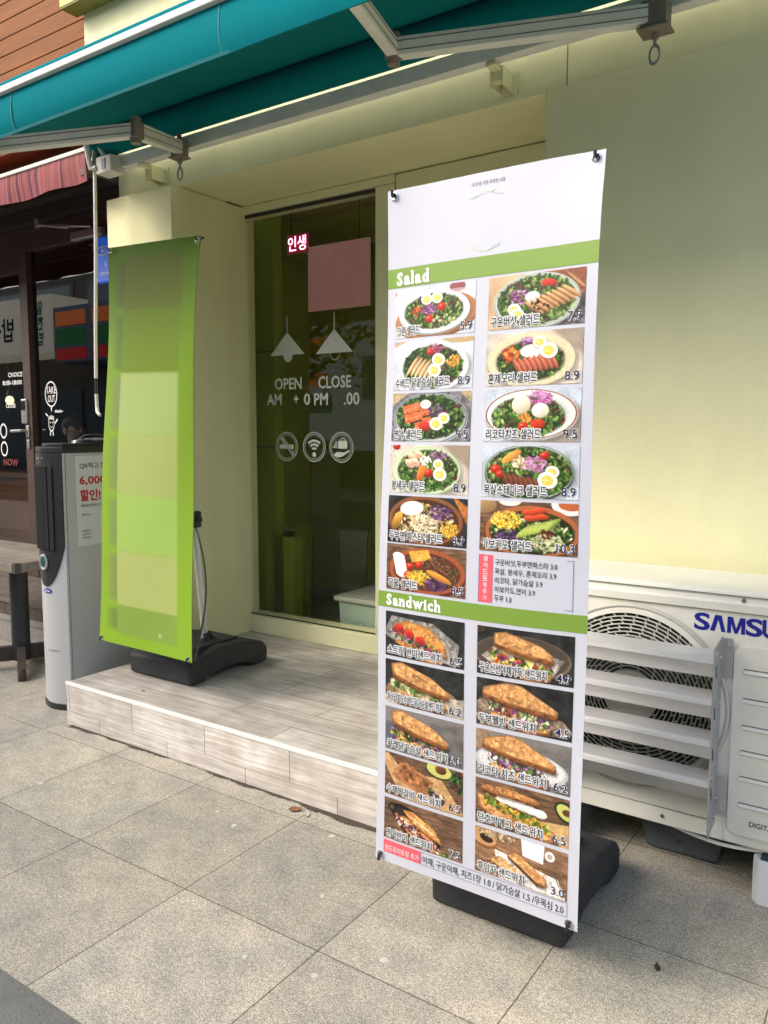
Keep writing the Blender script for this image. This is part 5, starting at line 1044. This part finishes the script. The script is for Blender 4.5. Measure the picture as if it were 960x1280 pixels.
# table on the pavement in front of the cafe
t = thing('cafe_table', (-4.5, 2.65, 0), 'weathered wooden slab table on a black steel pedestal outside the cafe', 'table')
wtb = plank_mat('weathered_slab', 'Y', 3, .17, .3, (.4, .03, 0), .82, (.36, .32, .26), (.27, .235, .19), (.05, .04, .03), .0015)
tp = MB().box(-5.02, -4.01, 2.37, 3.00-.12, .645, .70, .008).build('tabletop', wtb, t)
MB().box(-4.045, -4.0085, 2.3685, 2.405, .644, .701, .003).build('corner_plate', M('old_dark_steel', (.06, .055, .05), .55), tp)
blk_st = M('black_steel', (.022, .026, .030), .45, var=.3, vscale=10)
MB().tube([(-4.42, 2.63, .05), (-4.42, 2.63, .64)], .052, 20).box(-4.56, -4.28, 2.5, 2.76, .632, .643, .003).build('leg', blk_st, t)
ft_ = MB()
for a in (-.55, 1.02, 2.59, 4.16):
    d_ = Vector((math.cos(a), math.sin(a), 0)); pts = [Vector((-4.42, 2.63, .085)) + d_*.04, Vector((-4.42, 2.63, .085)) + d_*.12, Vector((-4.42, 2.63, .045)) + d_*.30]
    n_ = Vector((-d_.y, d_.x, 0))*.022
    V = []
    for p_, h_ in zip(pts, (.05, .05, .02)): V += [p_-n_+Vector((0, 0, h_)), p_+n_+Vector((0, 0, h_)), p_+n_-Vector((0, 0, .035)), p_-n_-Vector((0, 0, .035))]
    ft_.add(V, [(4*i+k, 4*i+(k+1) % 4, 4*i+4+(k+1) % 4, 4*i+4+k) for i in range(2) for k in range(4)]+[(0, 3, 2, 1), (8, 9, 10, 11)])
    q = pts[2]; ft_.lathe((q.x, q.y, 0), [(.024, 0), (.022, .05), (.012, .066)], 12)
ft_.build('foot', M('rusty_black_steel', (.05, .034, .028), .6, var=.5, vscale=14), t)

# person sitting inside the cafe
def skin_body(pts, edges, name, m, parent):
    me = bpy.data.meshes.new(name); me.from_pydata([p[0] for p in pts], edges, []); o = bpy.data.objects.new(name, me); sc.collection.objects.link(o)
    md = o.modifiers.new('skin', 'SKIN'); md.use_smooth_shade = True; ss = o.modifiers.new('sub', 'SUBSURF'); ss.levels = 2; ss.render_levels = 2
    for i, p in enumerate(pts): me.skin_vertices[0].data[i].radius = (p[1], p[2] if len(p) > 2 else p[1]); me.skin_vertices[0].data[i].use_root = (i == 0)
    bpy.context.view_layer.update(); ev = bpy.data.meshes.new_from_object(o.evaluated_get(bpy.context.evaluated_depsgraph_get())); o.modifiers.clear(); o.data = ev
    ev.materials.clear(); ev.materials.append(m); ev.polygons.foreach_set('use_smooth', [True]*len(ev.polygons)); attach(o, parent); return o
PX, PY, PZ = -6.35, 4.35, DZ
t = thing('person', (PX, PY, PZ), 'person with short dark brown hair in a grey top sitting behind the cafe glass', 'person')
skin = M('skin', (.42, .24, .17), .5)
def q(x, y, z): return (PX+x, PY+y, PZ+z)
pts = [(q(0, 0, .50), .14, .11), (q(0, 0, .70), .13, .10), (q(.01, 0, .88), .15, .10), (q(.02, 0, .97), .055), (q(.035, 0, 1.03), .052), (q(.04, 0, 1.13), .092, .078), (q(.045, 0, 1.20), .072, .065),
       (q(.01, -.19, .90), .055), (q(.06, -.24, .66), .042), (q(.28, -.18, .62), .033), (q(.36, -.15, .63), .03), (q(.01, .19, .90), .055), (q(.06, .24, .66), .042), (q(.28, .18, .62), .033), (q(.36, .15, .63), .03),
       (q(.10, -.10, .48), .085), (q(.42, -.12, .47), .062), (q(.44, -.12, .08), .042), (q(.54, -.12, .04), .036), (q(.10, .10, .48), .085), (q(.42, .12, .47), .062), (q(.44, .12, .08), .042), (q(.54, .12, .04), .036)]
skin_body(pts, [(0, 1), (1, 2), (2, 3), (3, 4), (4, 5), (5, 6), (2, 7), (7, 8), (8, 9), (9, 10), (2, 11), (11, 12), (12, 13), (13, 14), (0, 15), (15, 16), (16, 17), (17, 18), (0, 19), (19, 20), (20, 21), (21, 22)], 'body', skin, t)
hr = bmesh.new(); bmesh.ops.create_uvsphere(hr, u_segments=20, v_segments=14, radius=.112)
for v in hr.verts:
    c = v.co; 
    if c.x > .03 and c.z < .045: c *= .72
    elif c.z < -.05: c *= .8
    v.co = Vector((c.x*1.0, c.y*.92, c.z*1.02)) + Vector(q(.03, 0, 1.155))
MB().bm(hr).build('hair', M('dark_brown_hair', (.035, .018, .012), .55, bump=.4, bscale=80), t)
fc = MB().lathe(q(.135, 0, 1.125), [(.012, -.012), (.014, 0), (.006, .03)], 8)
for s_ in (-1, 1): fc.lathe(q(.035, s_*.088, 1.12), [(.012, -.03), (.02, 0), (.012, .03)], 10)
fc.build('face_features', skin, t)
ef = MB()
for s_ in (-1, 1): ef.lathe(q(.118, s_*.034, 1.145), [(.004, -.006), (.009, 0), (.004, .006)], 8)
ef.box(PX+.118, PX+.125, PY-.02, PY+.02, PZ+1.075, PZ+1.082).build('eyes_and_mouth', M('dark_features', (.03, .015, .012), .5), t)
MB().prism([(PX-.15, PZ+.42), (PX+.13, PZ+.42), (PX+.16, PZ+.90), (PX+.06, PZ+.97), (PX-.03, PZ+.97), (PX-.14, PZ+.90)], PY-.20, PY+.20, 'y', .05, 3).build('top', M('grey_shirt', (.20, .21, .23), .8, bump=.3, bscale=60), t)
t = thing('stool', (PX, PY, DZ), 'plain wooden stool under the person inside the cafe', 'stool')
MB().lathe((PX, PY, DZ+.37), [(.17, 0), (.18, .02), (.17, .04)], 24).build('seat', MATS['amber_wood'], t)
for a in range(4):
    c, s_ = math.cos(a*1.571+.785), math.sin(a*1.571+.785); MB().tube([(PX+c*.11, PY+s_*.11, DZ+.375), (PX+c*.17, PY+s_*.17, DZ)], .016, 8).build('leg', MATS['amber_wood'], t)

# ------------------------------------------------------------------ far side of the street (seen mirrored in the glass)
t = thing('opposite_building', (-14, -9.5, 0), 'brown and grey two storey shop row across the street', 'building')
OB = MB().box(-48, 10, -16, -9.5, 0, 5.0).build('ground_floor', M('dark_brick', (.2, .175, .15), .8, var=.3), t, ang=0)
MB().box(-48, 10, -16, -9.45, 5.0, 6.6).build('upper_floor', M('slate_panels', (.24, .22, .19), .7, var=.35, vscale=.8), t, ang=0)
pw, pg, sf = MB(), MB(), MB()
for i in range(-16, 4):
    x = i*2.9; pw.box(x+.3, x+2.5, -9.45, -9.38, 5.5, 6.4, .02); pg.box(x+.45, x+2.35, -9.378, -9.37, 5.6, 6.3); sf.box(x+.2, x+2.7, -9.49, -9.44, .3, 2.9)
wfo = pw.build('window_frame', M('tan_window_frame', (.30, .25, .17), .6), t); pg.build('window_pane', M('pale_window', (.42, .48, .46), .2), wfo); sf.build('shop_window', M('shop_window_grey', (.14, .17, .17), .3), t)
t = thing('shop_sign', (-26, -8.1, 4.8), 'pale fabric sign board with brush lettering across the street', 'sign')
so = MB().box(-34, -22.8, -9.44, -8.0, 3.95, 5.75, .02).build('board', M('pale_board', (.66, .60, .46), .6, emit=.6), t)  # glow added to brighten the board in the mirrored view
sx = MB(); put_text(sx, '밥상', -25.55, 4.4, .75, lambda x, z: (2*-25.55-x, -7.98, z), bold=.02, align='c'); sx.build('brush_lettering', M('sign_black', (.03, .02, .02), .6), so, ang=0)
sx = MB()
for k, ch in enumerate('알찬밥'): put_text(sx, ch, -23.38, 5.15-.48*k, .42, lambda x, z: (2*-23.38-x, -7.98, z), bold=.03, align='c')
sx.build('green_lettering', M('sign_green', (.01, .30, .12), .6), so, ang=0)
t = thing('stripe_sign', (-19, -8.1, 4.5), 'orange green and red banded store sign across the street', 'sign')
fr = MB().box(-22.75, -17.2, -9.44, -8.05, 3.60, 5.30, .02).build('sign_frame', M('grey_sign_frame', (.36, .36, .38), .5), t)
for z0, z1, c, nm in ((4.72, 5.15, (.75, .17, .03), 'orange_band'), (4.12, 4.62, (.012, .13, .03), 'green_band'), (3.68, 4.02, (.55, .012, .015), 'red_band')):
    b = MB()
    for k in range(3): b.box(-22.6+1.82*k, -21.1+1.82*k, -8.05, -8.03, z0, z1)
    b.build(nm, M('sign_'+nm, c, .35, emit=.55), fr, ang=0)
t = thing('store_front', (-12.6, -8.2, 3.2), 'white and orange store sign panels lower across the street', 'sign')
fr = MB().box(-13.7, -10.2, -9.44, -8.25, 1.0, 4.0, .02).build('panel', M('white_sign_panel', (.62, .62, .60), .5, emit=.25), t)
b = MB().box(-12.6, -11.9, -8.25, -8.23, 3.3, 3.7).box(-13.4, -11.9, -8.25, -8.23, 2.55, 2.85); b.build('orange_band', MATS['sign_orange_band'], fr, ang=0)
MB().box(-13.5, -11.8, -8.25, -8.23, 1.9, 2.35).box(-10.9, -10.4, -8.25, -8.23, 2.2, 3.2).build('teal_band', M('sign_teal', (.05, .25, .26), .4), fr, ang=0)

def street_tree(x, y, h, label):
    t = thing('street_tree', (x, y, 0), label, 'tree', 'street trees along the kerb')
    tr = MB().tube([(x, y, -.01), (x+.03, y, 1.2), (x-.04, y+.02, 2.6), (x+.02, y, h*.75)], [.16, .125, .105, .05], 12)
    for k in range(9):
        a = k*2.4; z = 2.1+k*.28; l = 1.5-.08*k
        tr.tube([(x, y, z), (x+.5*l*math.cos(a), y+.5*l*math.sin(a), z+.45), (x+l*math.cos(a), y+l*math.sin(a), z+.75)], [.05, .03, .012], 6)
    tr.build('trunk', M('grey_bark', (.10, .085, .07), .9, var=.3, vscale=12, bump=.6, bscale=40), t)
    lv = MB(); V = []; F = []
    cl = [(x+random.gauss(0, .85), y+random.gauss(0, .75), h*.62+random.gauss(0, .75)) for _ in range(46)]
    for c in cl:
        for _ in range(60):
            p = Vector(c)+Vector((random.gauss(0, .26), random.gauss(0, .26), random.gauss(0, .22))); s_ = random.uniform(.05, .10)
            a = Vector((random.gauss(0, 1), random.gauss(0, 1), random.gauss(0, 1))).normalized(); b_ = a.orthogonal().normalized(); n_ = len(V)
            V += [p-a*s_, p+b_*s_*.55, p+a*s_, p-b_*s_*.55]; F.append((n_, n_+1, n_+2, n_+3))
    lv.add(V, F); lv.build('crown', M('street_leaves', (.06, .10, .03), .5, var=.4, vscale=2, trans=.35), t, ang=0, recalc=False)
street_tree(-7.55, -2.0, 5.0, 'leafy street tree on the kerb mirrored in the cream shop window')
t = thing('street_lamp', (-8.15, -2.05, 0), 'slim grey street lamp post on the kerb next to the leafy tree', 'lamp')
MB().tube([(-8.15, -2.05, 0), (-8.15, -2.05, 5.4), (-8.15, -2.4, 5.8), (-8.15, -3.1, 5.95)], [.075, .055, .05, .04], 12).build('post', M('lamp_grey', (.33, .35, .36), .45, var=.1), t)
MB().box(-8.27, -8.03, -3.6, -3.05, 5.88, 5.98, .03).build('lamp_head', MATS['lamp_grey'], t)

bpy.data.objects.remove(_to)
